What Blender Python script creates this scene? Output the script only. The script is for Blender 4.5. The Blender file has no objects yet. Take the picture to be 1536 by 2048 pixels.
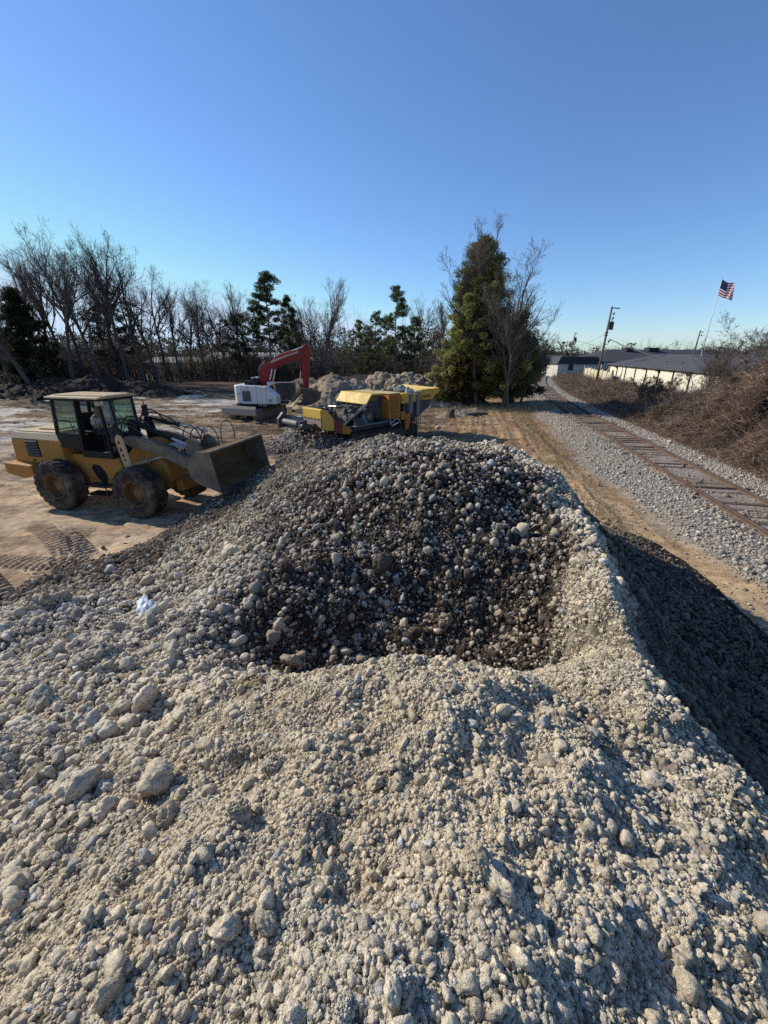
import bpy, bmesh, math, random
import numpy as np
from mathutils import Vector, Matrix, Euler

SC = bpy.context.scene
COL = SC.collection
PI = math.pi
rng = np.random.default_rng(7)

# ------------------------------------------------------------------ object helpers
def tag(o, label=None, cat=None, group=None, kind=None):
    if label: o['label'] = label
    if cat: o['category'] = cat
    if group: o['group'] = group
    if kind: o['kind'] = kind
    return o

def empty(name, loc=(0, 0, 0), rz=0.0, label=None, cat=None, group=None):
    o = bpy.data.objects.new(name, None)
    COL.objects.link(o)
    o.location = loc
    o.rotation_euler = (0, 0, rz)
    o.empty_display_size = 0.3
    return tag(o, label, cat, group)

def copy_tree(o, parent=None):
    c = o.copy()
    COL.objects.link(c)
    c.parent = parent
    for ch in list(o.children):
        copy_tree(ch, c)
    return c

def np_mesh(name, V, F, mat=None, parent=None, smooth=False, col=None, k=None):
    """V (n,3); F (m,k) int array with constant k, or list of arrays of different k."""
    me = bpy.data.meshes.new(name)
    V = np.asarray(V, dtype=np.float32)
    Fs = F if isinstance(F, list) else [F]
    Fs = [np.asarray(f, dtype=np.int32) for f in Fs if len(f)]
    loops = np.concatenate([f.ravel() for f in Fs])
    counts = np.concatenate([np.full(len(f), f.shape[1], dtype=np.int32) for f in Fs])
    starts = np.concatenate([[0], np.cumsum(counts)[:-1]]).astype(np.int32)
    me.vertices.add(len(V)); me.vertices.foreach_set('co', V.ravel())
    me.loops.add(len(loops)); me.loops.foreach_set('vertex_index', loops)
    me.polygons.add(len(counts)); me.polygons.foreach_set('loop_start', starts)
    if smooth:
        me.polygons.foreach_set('use_smooth', np.ones(len(counts), dtype=bool))
    me.update(calc_edges=True)
    if col is not None:
        at = me.color_attributes.new('col', 'FLOAT_COLOR', 'POINT')
        c = np.ones((len(V), 4), dtype=np.float32); c[:, :3] = col
        at.data.foreach_set('color', c.ravel())
    o = bpy.data.objects.new(name, me)
    COL.objects.link(o)
    if mat: me.materials.append(mat)
    if parent: o.parent = parent
    return o

class MB:
    """collects simple solids into ONE mesh"""
    def __init__(s): s.v = []; s.f = []
    def add(s, vs, fs, M=None):
        b = len(s.v)
        for p in vs:
            p = Vector(p)
            if M is not None: p = M @ p
            s.v.append(tuple(p))
        for f in fs: s.f.append([i + b for i in f])
        return s
    def box(s, x0, x1, y0, y1, z0, z1, M=None):
        vs = [(x0,y0,z0),(x1,y0,z0),(x1,y1,z0),(x0,y1,z0),(x0,y0,z1),(x1,y0,z1),(x1,y1,z1),(x0,y1,z1)]
        fs = [(0,3,2,1),(4,5,6,7),(0,1,5,4),(1,2,6,5),(2,3,7,6),(3,0,4,7)]
        return s.add(vs, fs, M)
    def prism(s, prof, a0, a1, axis='y', M=None):
        """prof: list of 2D points (x,z) for axis y, (y,z) for axis x, (x,y) for axis z"""
        n = len(prof)
        def mk(p, a):
            if axis == 'y': return (p[0], a, p[1])
            if axis == 'x': return (a, p[0], p[1])
            return (p[0], p[1], a)
        ar = sum(prof[i][0]*prof[(i+1)%n][1]-prof[(i+1)%n][0]*prof[i][1] for i in range(n))
        flip = (ar > 0)
        if axis == 'y': flip = not flip
        vs = [mk(p, a0) for p in prof] + [mk(p, a1) for p in prof]
        A = list(range(n)); B = list(range(n, 2*n))
        fs = []
        if flip:
            fs.append(A); fs.append(B[::-1])
            for i in range(n): fs.append((i, n+i, n+(i+1)%n, (i+1)%n))
        else:
            fs.append(A[::-1]); fs.append(B)
            for i in range(n): fs.append((i, (i+1)%n, n+(i+1)%n, n+i))
        return s.add(vs, fs, M)
    def tube(s, path, r, n=8, cap=True):
        P = [Vector(p) for p in path]; R = r if isinstance(r, (list, tuple)) else [r]*len(P)
        rings = []; up = None
        for i, p in enumerate(P):
            d = (P[min(i+1, len(P)-1)] - P[max(i-1, 0)]).normalized()
            if up is None:
                up = Vector((0,0,1)) if abs(d.z) < .9 else Vector((1,0,0))
            u = (up - d*up.dot(d)).normalized(); w = d.cross(u); up = u
            b = len(s.v)
            for k in range(n):
                a = 2*PI*k/n
                s.v.append(tuple(p + (u*math.cos(a) + w*math.sin(a))*R[i]))
            rings.append(b)
        for i in range(len(P)-1):
            a, b = rings[i], rings[i+1]
            for k in range(n):
                s.f.append((a+k, a+(k+1)%n, b+(k+1)%n, b+k))
        if cap:
            s.f.append([rings[0]+k for k in range(n)][::-1]); s.f.append([rings[-1]+k for k in range(n)])
        return s
    def bar(s, p0, p1, w, h):
        """rectangular bar between two points"""
        p0, p1 = Vector(p0), Vector(p1); d = (p1-p0); L = d.length; d.normalize()
        up = Vector((0,0,1)) if abs(d.z) < .95 else Vector((1,0,0))
        x = d; y = up.cross(x).normalized(); z = x.cross(y)
        M = Matrix(((x.x,y.x,z.x,p0.x),(x.y,y.y,z.y,p0.y),(x.z,y.z,z.z,p0.z),(0,0,0,1)))
        return s.box(0, L, -w/2, w/2, -h/2, h/2, M)
    def lathe(s, prof, n=32, M=None):
        """prof: list of (radius, y) revolved about the y axis"""
        m = len(prof); vs = []
        for k in range(n):
            a = 2*PI*k/n
            for (r, y) in prof: vs.append((r*math.cos(a), y, r*math.sin(a)))
        fs = []
        for k in range(n):
            for j in range(m-1):
                fs.append((k*m+j, k*m+j+1, ((k+1)%n)*m+j+1, ((k+1)%n)*m+j))
        return s.add(vs, fs, M)
    def build(s, name, mat, parent=None, smooth=False, bevel=0.0, seg=2):
        me = bpy.data.meshes.new(name)
        me.from_pydata(s.v, [], s.f)
        me.materials.append(mat)
        if smooth:
            me.polygons.foreach_set('use_smooth', [True]*len(me.polygons))
        me.update()
        o = bpy.data.objects.new(name, me); COL.objects.link(o)
        if parent: o.parent = parent
        if bevel:
            m = o.modifiers.new('b', 'BEVEL'); m.width = bevel; m.segments = seg; m.limit_method = 'ANGLE'; m.angle_limit = math.radians(40)
        return o

# ------------------------------------------------------------------ numpy noise
def _hi(ix, iy, seed):
    n = ix.astype(np.int32).view(np.uint32)*np.uint32(374761393) + iy.astype(np.int32).view(np.uint32)*np.uint32(668265263) + np.uint32((seed*1442695041) & 0xffffffff)
    n = (n ^ (n >> np.uint32(13)))*np.uint32(1274126177)
    n = (n ^ (n >> np.uint32(16)))*np.uint32(2246822519)
    return n ^ (n >> np.uint32(15))
def _h(ix, iy, seed):
    return (_hi(ix, iy, seed) & np.uint32(0xffffff)).astype(np.float32)*np.float32(1/0xffffff)
def vnoise(x, y, seed=0):
    x = np.asarray(x); y = np.asarray(y); ix = np.floor(x); iy = np.floor(y); fx = (x-ix).astype(np.float32); fy = (y-iy).astype(np.float32)
    ux = fx*fx*fx*(fx*(fx*6-15)+10); uy = fy*fy*fy*(fy*(fy*6-15)+10)
    a = _h(ix, iy, seed); b = _h(ix+1, iy, seed); c = _h(ix, iy+1, seed); d = _h(ix+1, iy+1, seed)
    return (a*(1-ux)+b*ux)*(1-uy) + (c*(1-ux)+d*ux)*uy
def fbm(x, y, oct=4, seed=0, gain=.5):
    s = 0; a = 1; t = 0
    for o in range(oct):
        s = s + a*vnoise(x*2**o + o*17.3, y*2**o - o*9.7, seed+o); t += a; a *= gain
    return s/t
def bumps(x, y, R, seed=0, dens=1.0):
    """pebbly height in 0..1: union of half-spheres on a jittered grid of cell size R*2"""
    cs = R*1.9; gx = x/cs; gy = y/cs; ix = np.floor(gx); iy = np.floor(gy)
    out = np.zeros_like(x)
    for dx in (-1, 0, 1):
        for dy in (-1, 0, 1):
            cx = ix+dx; cy = iy+dy
            h = _hi(cx, cy, seed)
            px = cx + .15+.7/1023*(h & np.uint32(1023)); py = cy + .15+.7/1023*((h >> np.uint32(10)) & np.uint32(1023))
            rr = (.45+.55/63*((h >> np.uint32(20)) & np.uint32(63)))*R/cs
            on = (h >> np.uint32(26)) < dens*63
            d2 = ((gx-px)**2 + (gy-py)**2)/(rr*rr)
            out = np.maximum(out, np.where(on & (d2 < 1), np.sqrt(np.clip(1-d2, 0, 1))*rr*cs/R, 0))
    return out
def sstep(a, b, x):
    t = np.clip((x-a)/(b-a), 0, 1); return t*t*(3-2*t)
def mix3(c0, c1, t):
    return c0*(1-t[..., None]) + np.asarray(c1)*t[..., None]

# ------------------------------------------------------------------ materials
def new_mat(name):
    m = bpy.data.materials.new(name); m.use_nodes = True
    nt = m.node_tree; b = nt.nodes['Principled BSDF']
    return m, nt, b
def N(nt, t, **kw):
    n = nt.nodes.new(t)
    for k, v in kw.items(): setattr(n, k, v)
    return n
def noise(nt, scale, detail=4, rough=.6, vec=None, dist=0):
    n = N(nt, 'ShaderNodeTexNoise'); n.inputs['Scale'].default_value = scale; n.inputs['Detail'].default_value = detail
    n.inputs['Roughness'].default_value = rough; n.inputs['Distortion'].default_value = dist
    if vec is not None: nt.links.new(vec, n.inputs['Vector'])
    return n.outputs['Fac']
def ramp(nt, fac, stops):
    r = N(nt, 'ShaderNodeValToRGB'); el = r.color_ramp.elements
    while len(el) < len(stops): el.new(.5)
    for e, (p, c) in zip(el, stops):
        e.position = p; e.color = (c, c, c, 1) if not hasattr(c, '__len__') else (*c, 1)
    nt.links.new(fac, r.inputs[0]); return r.outputs[0]
def mixc(nt, fac, a, b, mode='MIX'):
    m = N(nt, 'ShaderNodeMix', data_type='RGBA', blend_type=mode)
    for idx, v in ((0, fac), (6, a), (7, b)):
        if hasattr(v, 'is_linked') or isinstance(v, bpy.types.NodeSocket): nt.links.new(v, m.inputs[idx])
        else: m.inputs[idx].default_value = v if idx == 0 else (*v, 1)
    return m.outputs[2]
def bump(nt, height, strength, dist, b, prev=None):
    n = N(nt, 'ShaderNodeBump'); n.inputs['Strength'].default_value = strength; n.inputs['Distance'].default_value = dist
    nt.links.new(height, n.inputs['Height'])
    if prev is not None: nt.links.new(prev, n.inputs['Normal'])
    if b is not None: nt.links.new(n.outputs[0], b.inputs['Normal'])
    return n.outputs[0]
def objco(nt):
    return N(nt, 'ShaderNodeTexCoord').outputs['Object']

def earth_mat(name, s1, s2, s3, b1, b2, lo=.55, hi=1.3, vor=0):
    m, nt, b = new_mat(name)
    at = N(nt, 'ShaderNodeAttribute', attribute_name='col').outputs['Color']
    co = objco(nt)
    f = ramp(nt, noise(nt, s1, 6, .7, co), [(.25, lo), (.75, hi)])
    f2 = ramp(nt, noise(nt, s2, 4, .65, co), [(.3, .72), (.7, 1.2)])
    c = mixc(nt, 1.0, at, f, 'MULTIPLY'); c = mixc(nt, 1.0, c, f2, 'MULTIPLY')
    nt.links.new(c, b.inputs['Base Color']); b.inputs['Roughness'].default_value = .95
    b.inputs['Specular IOR Level'].default_value = .15
    n1 = bump(nt, noise(nt, s2, 5, .7, co), b1, .05, None)
    bump(nt, noise(nt, s3, 3, .65, co), b2, .012, b, n1)
    return m

def paint(name, c, rough=.5, dirt=(.30, .24, .16), amt=.5, scale=3., metal=0., spec=.4, low=None):
    """worn, dusty paint: colour broken by dust, grime streaks and fine wear"""
    m, nt, b = new_mat(name)
    co = objco(nt)
    n1 = noise(nt, scale, 6, .7, co); n2 = noise(nt, scale*9, 4, .7, co)
    mp = N(nt, 'ShaderNodeMapping'); mp.inputs['Scale'].default_value = (6, 6, .7); nt.links.new(co, mp.inputs[0])
    n3 = noise(nt, scale*.8, 4, .6, mp.outputs[0])
    d = ramp(nt, n1, [(.42, 0), (.72, amt)])
    base = mixc(nt, ramp(nt, n2, [(.3, 0), (.8, .35)]), c, tuple(x*.55 for x in c))
    base = mixc(nt, ramp(nt, n3, [(.45, 0), (.75, amt*.55)]), base, tuple(x*.4 for x in c))
    base = mixc(nt, d, base, dirt)
    if low is not None:      # dust creeping up from below (object z)
        sx = N(nt, 'ShaderNodeSeparateXYZ'); nt.links.new(co, sx.inputs[0])
        ma = N(nt, 'ShaderNodeMath', operation='MULTIPLY_ADD'); nt.links.new(n1, ma.inputs[0]); ma.inputs[1].default_value = 1.0; nt.links.new(sx.outputs[2], ma.inputs[2])
        base = mixc(nt, ramp(nt, ma.outputs[0], [(.0, .8), (min(1, low/2.), 0)]), base, dirt)
    nt.links.new(base, b.inputs['Base Color'])
    b.inputs['Metallic'].default_value = metal; b.inputs['Specular IOR Level'].default_value = spec
    rr = N(nt, 'ShaderNodeMath', operation='MULTIPLY_ADD'); nt.links.new(d, rr.inputs[0]); rr.inputs[1].default_value = .5; rr.inputs[2].default_value = rough
    nt.links.new(rr.outputs[0], b.inputs['Roughness'])
    bump(nt, n2, .15, .01, b)
    return m

# ------------------------------------------------------------------ camera, light, sky
CAM_H = 4.4
PITCH = math.atan(318/800)
cam = bpy.data.cameras.new('camera'); cam.sensor_fit = 'VERTICAL'; cam.sensor_height = 24.0
cam.lens = 24.0*800/2048; cam.clip_start = .05; cam.clip_end = 6000
co = bpy.data.objects.new('camera', cam); COL.objects.link(co)
co.location = (0, 0, CAM_H); co.rotation_euler = (PI/2 - PITCH, 0, 0)
SC.camera = co

ELEV = math.radians(31); AZ = math.radians(64)          # azimuth measured from +Y towards -X
sun_dir = Vector((-math.sin(AZ)*math.cos(ELEV), math.cos(AZ)*math.cos(ELEV), math.sin(ELEV)))
sl = bpy.data.lights.new('sun', 'SUN'); sl.energy = 5.0; sl.angle = math.radians(.53); sl.color = (1, .92, .77)
so = bpy.data.objects.new('sun', sl); COL.objects.link(so); so.rotation_euler = sun_dir.to_track_quat('Z', 'Y').to_euler()
so.location = sun_dir*80

w = bpy.data.worlds.new('World'); SC.world = w; w.use_nodes = True
nt = w.node_tree; sky = nt.nodes.new('ShaderNodeTexSky'); sky.sky_type = 'NISHITA'; sky.sun_disc = False
sky.sun_elevation = ELEV; sky.sun_rotation = -AZ
sky.air_density = 1.0; sky.dust_density = .1; sky.ozone_density = 6; sky.altitude = 100
_sk = mixc(nt, 1.0, mixc(nt, 1.0, sky.outputs[0], (.139, .149, .161), 'MULTIPLY'), (.60, .78, .98), 'DARKEN')      # haze round the sun held below white
nt.links.new(mixc(nt, 1.0, _sk, (10, 10, 10), 'MULTIPLY'), nt.nodes['Background'].inputs[0]); nt.nodes['Background'].inputs[1].default_value = .1
SC.view_settings.view_transform = 'Standard'; SC.view_settings.look = 'None'; SC.view_settings.exposure = 0; SC.view_settings.gamma = 1
SC.render.engine = 'CYCLES'
SC.cycles.max_bounces = 6; SC.cycles.diffuse_bounces = 3; SC.cycles.transparent_max_bounces = 12
SC.cycles.use_denoising = False

# ------------------------------------------------------------------ the rubble pile's height field (thin-plate spline through surveyed points)
CTL=[(0.00,0.47,2.80),(-1.23,0.59,2.40),(1.26,0.60,2.35),(-0.52,0.51,2.65),(0.54,0.51,2.65),(0.00,1.00,2.68),(-1.18,1.34,2.30),(-2.76,2.04,1.75),(-3.91,3.18,1.35),(-1.78,1.10,2.15),(1.16,1.28,2.40),(1.27,0.92,2.35),(0.75,1.50,2.45),(-0.78,1.65,2.25),(-2.12,2.34,1.75),(0.40,2.24,2.35),(0.98,2.14,2.25),(1.39,2.13,2.10),(-0.24,2.24,2.27),(-0.78,2.32,2.10),(-1.20,2.37,1.95),(0.19,3.80,1.20),(1.06,3.72,1.20),(1.67,3.35,1.25),(-0.66,3.60,1.30),(-1.13,3.47,1.35),(1.96,3.33,1.20),(0.00,3.10,1.30),(0.90,3.00,1.30),(-0.80,3.10,1.40),(3.27,7.14,2.25),(2.91,5.35,2.15),(2.55,4.11,2.10),(2.27,3.43,2.08),(2.03,2.45,2.15),(2.07,1.91,2.10),(2.19,1.51,2.00),(1.86,2.78,1.95),(0.28,6.73,2.60),(1.08,6.97,2.78),(-0.68,6.68,2.30),(-1.59,7.16,1.95),(-2.85,7.95,1.40),(-0.47,4.98,1.85),(0.88,4.79,1.95),(2.07,5.39,2.05),(0.24,5.56,2.38),(1.47,5.82,2.45),(1.47,4.29,1.50),(0.53,4.36,1.45),(2.07,3.99,1.70),(-0.93,4.39,1.80),(-1.08,3.84,1.60),(0.02,9.25,2.50),(-0.88,10.25,2.15),(-1.98,12.15,1.50),(-2.90,13.51,1.00),(2.32,9.61,2.40),(3.20,8.94,2.30),(2.44,7.85,2.30),(1.70,8.54,2.45),(-4.45,7.69,0.70),(-3.59,8.32,0.90),(-3.23,4.11,1.25),(-1.87,3.25,1.60),(-5.02,4.91,0.95),(-3.74,5.52,0.95),(-2.41,4.75,1.35),(-2.40,5.96,1.35),(-7.44,6.59,0.00),(-7.12,7.43,0.00),(-6.18,8.52,0.00),(-5.50,12.26,0.00),(-4.40,13.50,0.00),(-3.50,15.00,0.00),(-2.00,14.80,0.00),(0.00,13.30,0.00),(2.00,13.20,0.00),(4.00,13.00,0.00),(-9.00,6.00,-0.50),(-7.00,10.50,-0.50),(-8.00,3.50,0.10),(-6.50,2.00,0.50),(5.40,2.00,0.00),(5.50,4.00,0.00),(5.90,6.00,0.00),(6.10,8.00,0.00),(5.90,10.00,0.00),(5.20,12.00,0.00),(8.00,3.00,-0.60),(8.00,8.00,-0.60),(7.00,13.00,-0.50),(5.00,0.00,0.00),(0.00,17.00,-0.60),(-4.00,18.00,-0.50),(2.60,1.30,1.50),(2.65,2.00,1.55),(2.70,2.80,1.50),(2.95,3.60,1.55),(3.20,1.50,0.95),(3.30,2.50,0.98),(3.50,3.50,1.05),(3.90,5.30,1.15),(4.30,7.20,1.20),(4.30,9.20,1.10),(4.10,2.50,0.38),(4.40,4.00,0.42),(4.90,6.00,0.42),(5.10,8.00,0.42),(0.00,0.00,2.85),(-1.20,-0.50,2.50),(1.20,-0.50,2.40),(0.00,-3.00,1.50),(-3.00,0.00,1.80),(3.00,-0.50,1.30),(-4.00,-2.00,1.00),(-5.50,0.00,0.90)]
_C = np.array(CTL)
def _U(r2): return np.where(r2 > 1e-12, r2*np.log(r2 + 1e-12), 0)
def _tps_fit(C, lam=.015):
    n = len(C); d2 = ((C[:, None, :2]-C[None, :, :2])**2).sum(-1)
    A = np.zeros((n+3, n+3)); A[:n, :n] = _U(d2) + lam*np.eye(n)
    A[:n, n] = 1; A[:n, n+1:] = C[:, :2]; A[n, :n] = 1; A[n+1:, :n] = C[:, :2].T
    return np.linalg.solve(A, np.concatenate([C[:, 2], [0, 0, 0]]))
_W = _tps_fit(_C)
def _tps(x, y):
    x = np.asarray(x, float); y = np.asarray(y, float); sh = x.shape; x = x.ravel(); y = y.ravel()
    z = np.empty_like(x)
    for i in range(0, len(x), 200000):
        a = x[i:i+200000]; b = y[i:i+200000]
        d2 = (a[:, None]-_C[None, :, 0])**2 + (b[:, None]-_C[None, :, 1])**2
        z[i:i+200000] = _U(d2) @ _W[:-3] + _W[-3] + _W[-2]*a + _W[-1]*b
    far = np.hypot(x-0, y-5)
    z = np.where(far > 13, np.minimum(z, -(far-13)), z)
    return np.clip(z, -1.0, 3.2).reshape(sh)
_GS = .07; _GX = np.arange(-16, 16.01, _GS)
_GZ = _tps(*np.meshgrid(_GX, _GX, indexing='ij'))
def pile_base(x, y):
    n = len(_GX)
    gx = np.clip((np.asarray(x, float)+16)/_GS, 0, n-1.001); gy = np.clip((np.asarray(y, float)+16)/_GS, 0, n-1.001)
    i = gx.astype(int); j = gy.astype(int); u = gx-i; v = gy-j
    return (_GZ[i, j]*(1-u)+_GZ[i+1, j]*u)*(1-v) + (_GZ[i, j+1]*(1-u)+_GZ[i+1, j+1]*u)*v

def mounds(x, y):                       # the two smaller heaps beyond
    return None

# ------------------------------------------------------------------ ground height and colour
def track_x(y):                          # line of the left rail
    y = np.asarray(y, float)
    return 7.75 + .2*y + .0022*np.clip(y-30, 0, None)**2
def rail_off(x, y):                      # signed distance to the right of the left rail
    return (x - track_x(y))*.975
TR_C = .76                               # track centre offset from left rail

def ground_low(x, y):
    off = rail_off(x, y)
    z = np.zeros_like(x)
    bed = sstep(-2.6, -.9, off)*(1-sstep(2.4, 3.6, off))
    z += .13*bed
    z += 1.1*sstep(5, 14, off)*sstep(8, 40, y)*(1-sstep(200, 400, y))*.5
    return z

TRACKS = [ # tyre-mark bands: (x0,y0,x1,y1,width)
    (-6.1, 7.2, -9.8, 10.0, .55), (-7.2, 6.2, -8.3, 10.2, .55), (-6.6, 7.6, -16, 9.2, .6), (-8.5, 6.4, -14, 12.5, .55),
    (-9.0, 8.0, -18, 13.5, .55), (-7.4, 6.9, -11.5, 9.6, .5), (-6.9, 8.4, -8.9, 9.9, .5), (-9.5, 5.8, -15, 9.5, .55), (-12, 6, -13.5, 14, .5), (-5.2, 13.5, -14, 17, .55), (-4.8, 15.2, -16, 19.5, .55)]
def ground_detail(x, y):
    off = rail_off(x, y)
    site = (1-sstep(-3.4, -2.4, off))*(1-sstep(55, 80, y))
    z = site*(.14*(fbm(x*.16, y*.30, 4, 3)-.5) + .12*(fbm(x*.8+y*.2, y*1.5, 4, 9)-.5) + .035*(fbm(x*4, y*5.5, 3, 12)-.5))
    # broad machine ruts in the middle distance, running left-right
    wv = y + 1.6*fbm(x*.07, y*.1, 3, 5) + .05*x
    mid = site*sstep(15, 22, y)*(1-sstep(46, 60, y))*(1-sstep(-1, 6, x-.13*y))
    z += mid*.30*(fbm(x*.35, wv*1.9, 3, 31)-.5)*sstep(.35, .6, fbm(x*.1, y*.15, 2, 8))*1.6
    # churned mud: overlapping short ruts and clods, mostly running left-right
    ch = site*sstep(13, 19, y)*(1-sstep(52, 62, y))*(1-.7*sstep(0, 7, x-.13*y))
    cw = y + .10*x + 1.2*(fbm(x*.22, y*.35, 3, 33)-.5)
    z += ch*(.20*(np.abs(fbm(x*.55, cw*2.6, 3, 35)-.5)*-2+.35) + .10*(fbm(x*2.2, cw*5, 3, 37)-.5))
    # ruts in the strip between pile and ballast, running with the track
    strip = site*sstep(-9.5, -7.5, off)
    z += strip*.13*(fbm(off*3.2, y*.22, 3, 44)-.5)
    mark = np.zeros_like(x)
    for i, (x0, y0, x1, y1, wd) in enumerate(TRACKS):
        dx, dy = x1-x0, y1-y0; L = math.hypot(dx, dy); dx /= L; dy /= L
        s_ = (x-x0)*dx + (y-y0)*dy; t_ = -(x-x0)*dy + (y-y0)*dx + .25*np.sin(s_*.35+i)
        inb = (1-sstep(wd*.42, wd*.52, np.abs(t_)))*sstep(-.3, .3, s_)*(1-sstep(L-.6, L, s_))
        lug = np.sin(2*PI*(s_/.17 + np.sign(t_)*.0 + np.abs(t_)*1.1)); lug = sstep(-.35, .35, lug)
        fade = .6+.6*sstep(.3, .6, vnoise(x*.9, y*.9, 70+i))
        z = z*(1-.5*inb) + inb*fade*(.085*lug-.05)
        mark = np.maximum(mark, inb*fade)
    return z, mark

def ground_col(x, y):
    n = len(x); off = rail_off(x, y)
    A = fbm(x*.12, y*.22, 5, 21); B = fbm(x*.5, y*1.3, 4, 25); Cn = fbm(x*2.2, y*3.5, 4, 27)
    c = np.tile(np.array((.70, .51, .315)), (n, 1))
    c = mix3(c, (.44, .30, .185), sstep(.42, .62, A)*.8)
    c = mix3(c, (.58, .46, .32), sstep(.5, .7, B)*.6)
    c = mix3(c, (.185, .125, .08), sstep(.53, .66, Cn)*.55)
    far = sstep(15, 24, y)
    c = mix3(c, (.245, .155, .09), far*(.6+.35*sstep(.35, .55, B)))
    wv = y + .10*x + 1.2*(fbm(x*.22, y*.35, 3, 33)-.5); S1 = fbm(x*.5, wv*2.4, 4, 35); S2 = fbm(x*1.6, wv*5.5, 3, 39)
    yard = sstep(12, 18, y)
    c = mix3(c, (.10, .066, .042), yard*sstep(.48, .58, S1)*.85)
    c = mix3(c, (.46, .36, .25), yard*sstep(.42, .33, S1)*.6)
    c = mix3(c, (.09, .062, .042), yard*sstep(.56, .66, S2)*.7)
    chalk = sstep(.5, .62, fbm(x*.12+3, y*.42, 4, 51))*sstep(-8, -14, x)*sstep(17, 23, y)*(1-sstep(45, 52, y))
    chalk = np.maximum(chalk, sstep(.47, .6, fbm(x*.2+9, y*.5, 4, 53))*sstep(25, 29, y)*(1-sstep(36, 41, y))*sstep(-9, -6, x)*(1-sstep(1, 4, x)))
    c = mix3(c, (.64, .575, .48), chalk*.9)
    strip = sstep(-11, -6.5, off)*sstep(3, 8, y)
    c = mix3(c, (.46, .29, .14), strip*.75*(1-.5*sstep(.4, .6, Cn)))
    c = mix3(c, (.22, .14, .08), strip*sstep(.52, .62, fbm(off*2.2, y*.3, 3, 61))*.6)
    # dry grass and litter along the ballast edge and around the trees
    grs = .6*np.exp(-((off+3.6)/.5)**2)*sstep(.42, .6, Cn)
    c = mix3(c, (.33, .27, .15), grs*.8)
    grs2 = np.exp(-(((x-9.5)/5)**2 + ((y-35.5)/4)**2))
    c = mix3(c, (.34, .25, .15), np.clip(grs2*1.4, 0, 1)*.8)
    # wood floor at the far left
    wood = sstep(44, 50, y - .10*np.clip(-x-20, 0, 99) + 3*(fbm(x*.1, y*.1, 3, 77)-.5))*(1-sstep(-2, 6, off-0))
    c = mix3(c, (.085, .062, .045), wood*.9)
    _be = -np.clip(1.6+.08*(y-6), 1.5, 2.3)
    bed = sstep(-.45, .35, off - _be + .9*(fbm(x*.7, y*.7, 3, 81)-.5)*1.4)*(1-sstep(3.6, 4.6, off))
    c = mix3(c, (.36, .32, .275), bed)
    tr = sstep(-.6, -.1, off)*(1-sstep(1.6, 2.1, off))
    c = mix3(c, (.25, .185, .14), bed*tr*(.35+.5*sstep(.4, .6, B)))
    c = mix3(c, (.40, .31, .19), bed*sstep(.5, .62, fbm(x*.5, y*.35, 3, 85))*(1-sstep(-.9, 0, off))*.55)
    rt = sstep(3.6, 4.8, off)
    c = mix3(c, (.14, .095, .06), rt*.9)
    c = mix3(c, (.16, .15, .08), rt*sstep(18, 30, off)*.6)
    return c

def polar(rows, r0, r1, az, cx=0, cy=0):
    r = np.exp(np.linspace(math.log(r0), math.log(r1), rows))
    RR, AA = np.meshgrid(r, az, indexing='ij')
    return RR*np.sin(AA)+cx, RR*np.cos(AA)+cy
def grid_faces(a, b, wrap=False):
    i = np.arange(a-1)[:, None]; j = np.arange(b if wrap else b-1)[None, :]
    j2 = (j+1) % b
    return np.stack([(i*b+j), (i*b+j2), ((i+1)*b+j2), ((i+1)*b+j)], -1).reshape(-1, 4)[:, ::-1]

az = np.concatenate([np.radians(np.linspace(-62, 62, 900)), np.radians(np.linspace(64, 296, 90)[1:-1])])
_r = np.concatenate([np.exp(np.linspace(math.log(2.5), math.log(62), 860))[:-1], np.exp(np.linspace(math.log(62), math.log(4500), 70))]); NG = len(_r)
_RR, _AA = np.meshgrid(_r, az, indexing='ij'); X, Y = _RR*np.sin(_AA), _RR*np.cos(_AA)
xs, ys = X.ravel(), Y.ravel()
zd, mk = ground_detail(xs, ys)
zs = ground_low(xs, ys) + zd
gc = ground_col(xs, ys)
gc = mix3(gc, (.26, .185, .12), mk*.5)
g_mat = earth_mat('dirt', 2.5, 14, 55, .55, .5)
ground = np_mesh('ground', np.stack([xs, ys, zs], 1), grid_faces(NG, len(az), True), g_mat, smooth=True, col=gc)
tag(ground, 'bare tan construction dirt with ruts, tyre marks and pale chalky patches', 'ground', kind='structure')

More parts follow.
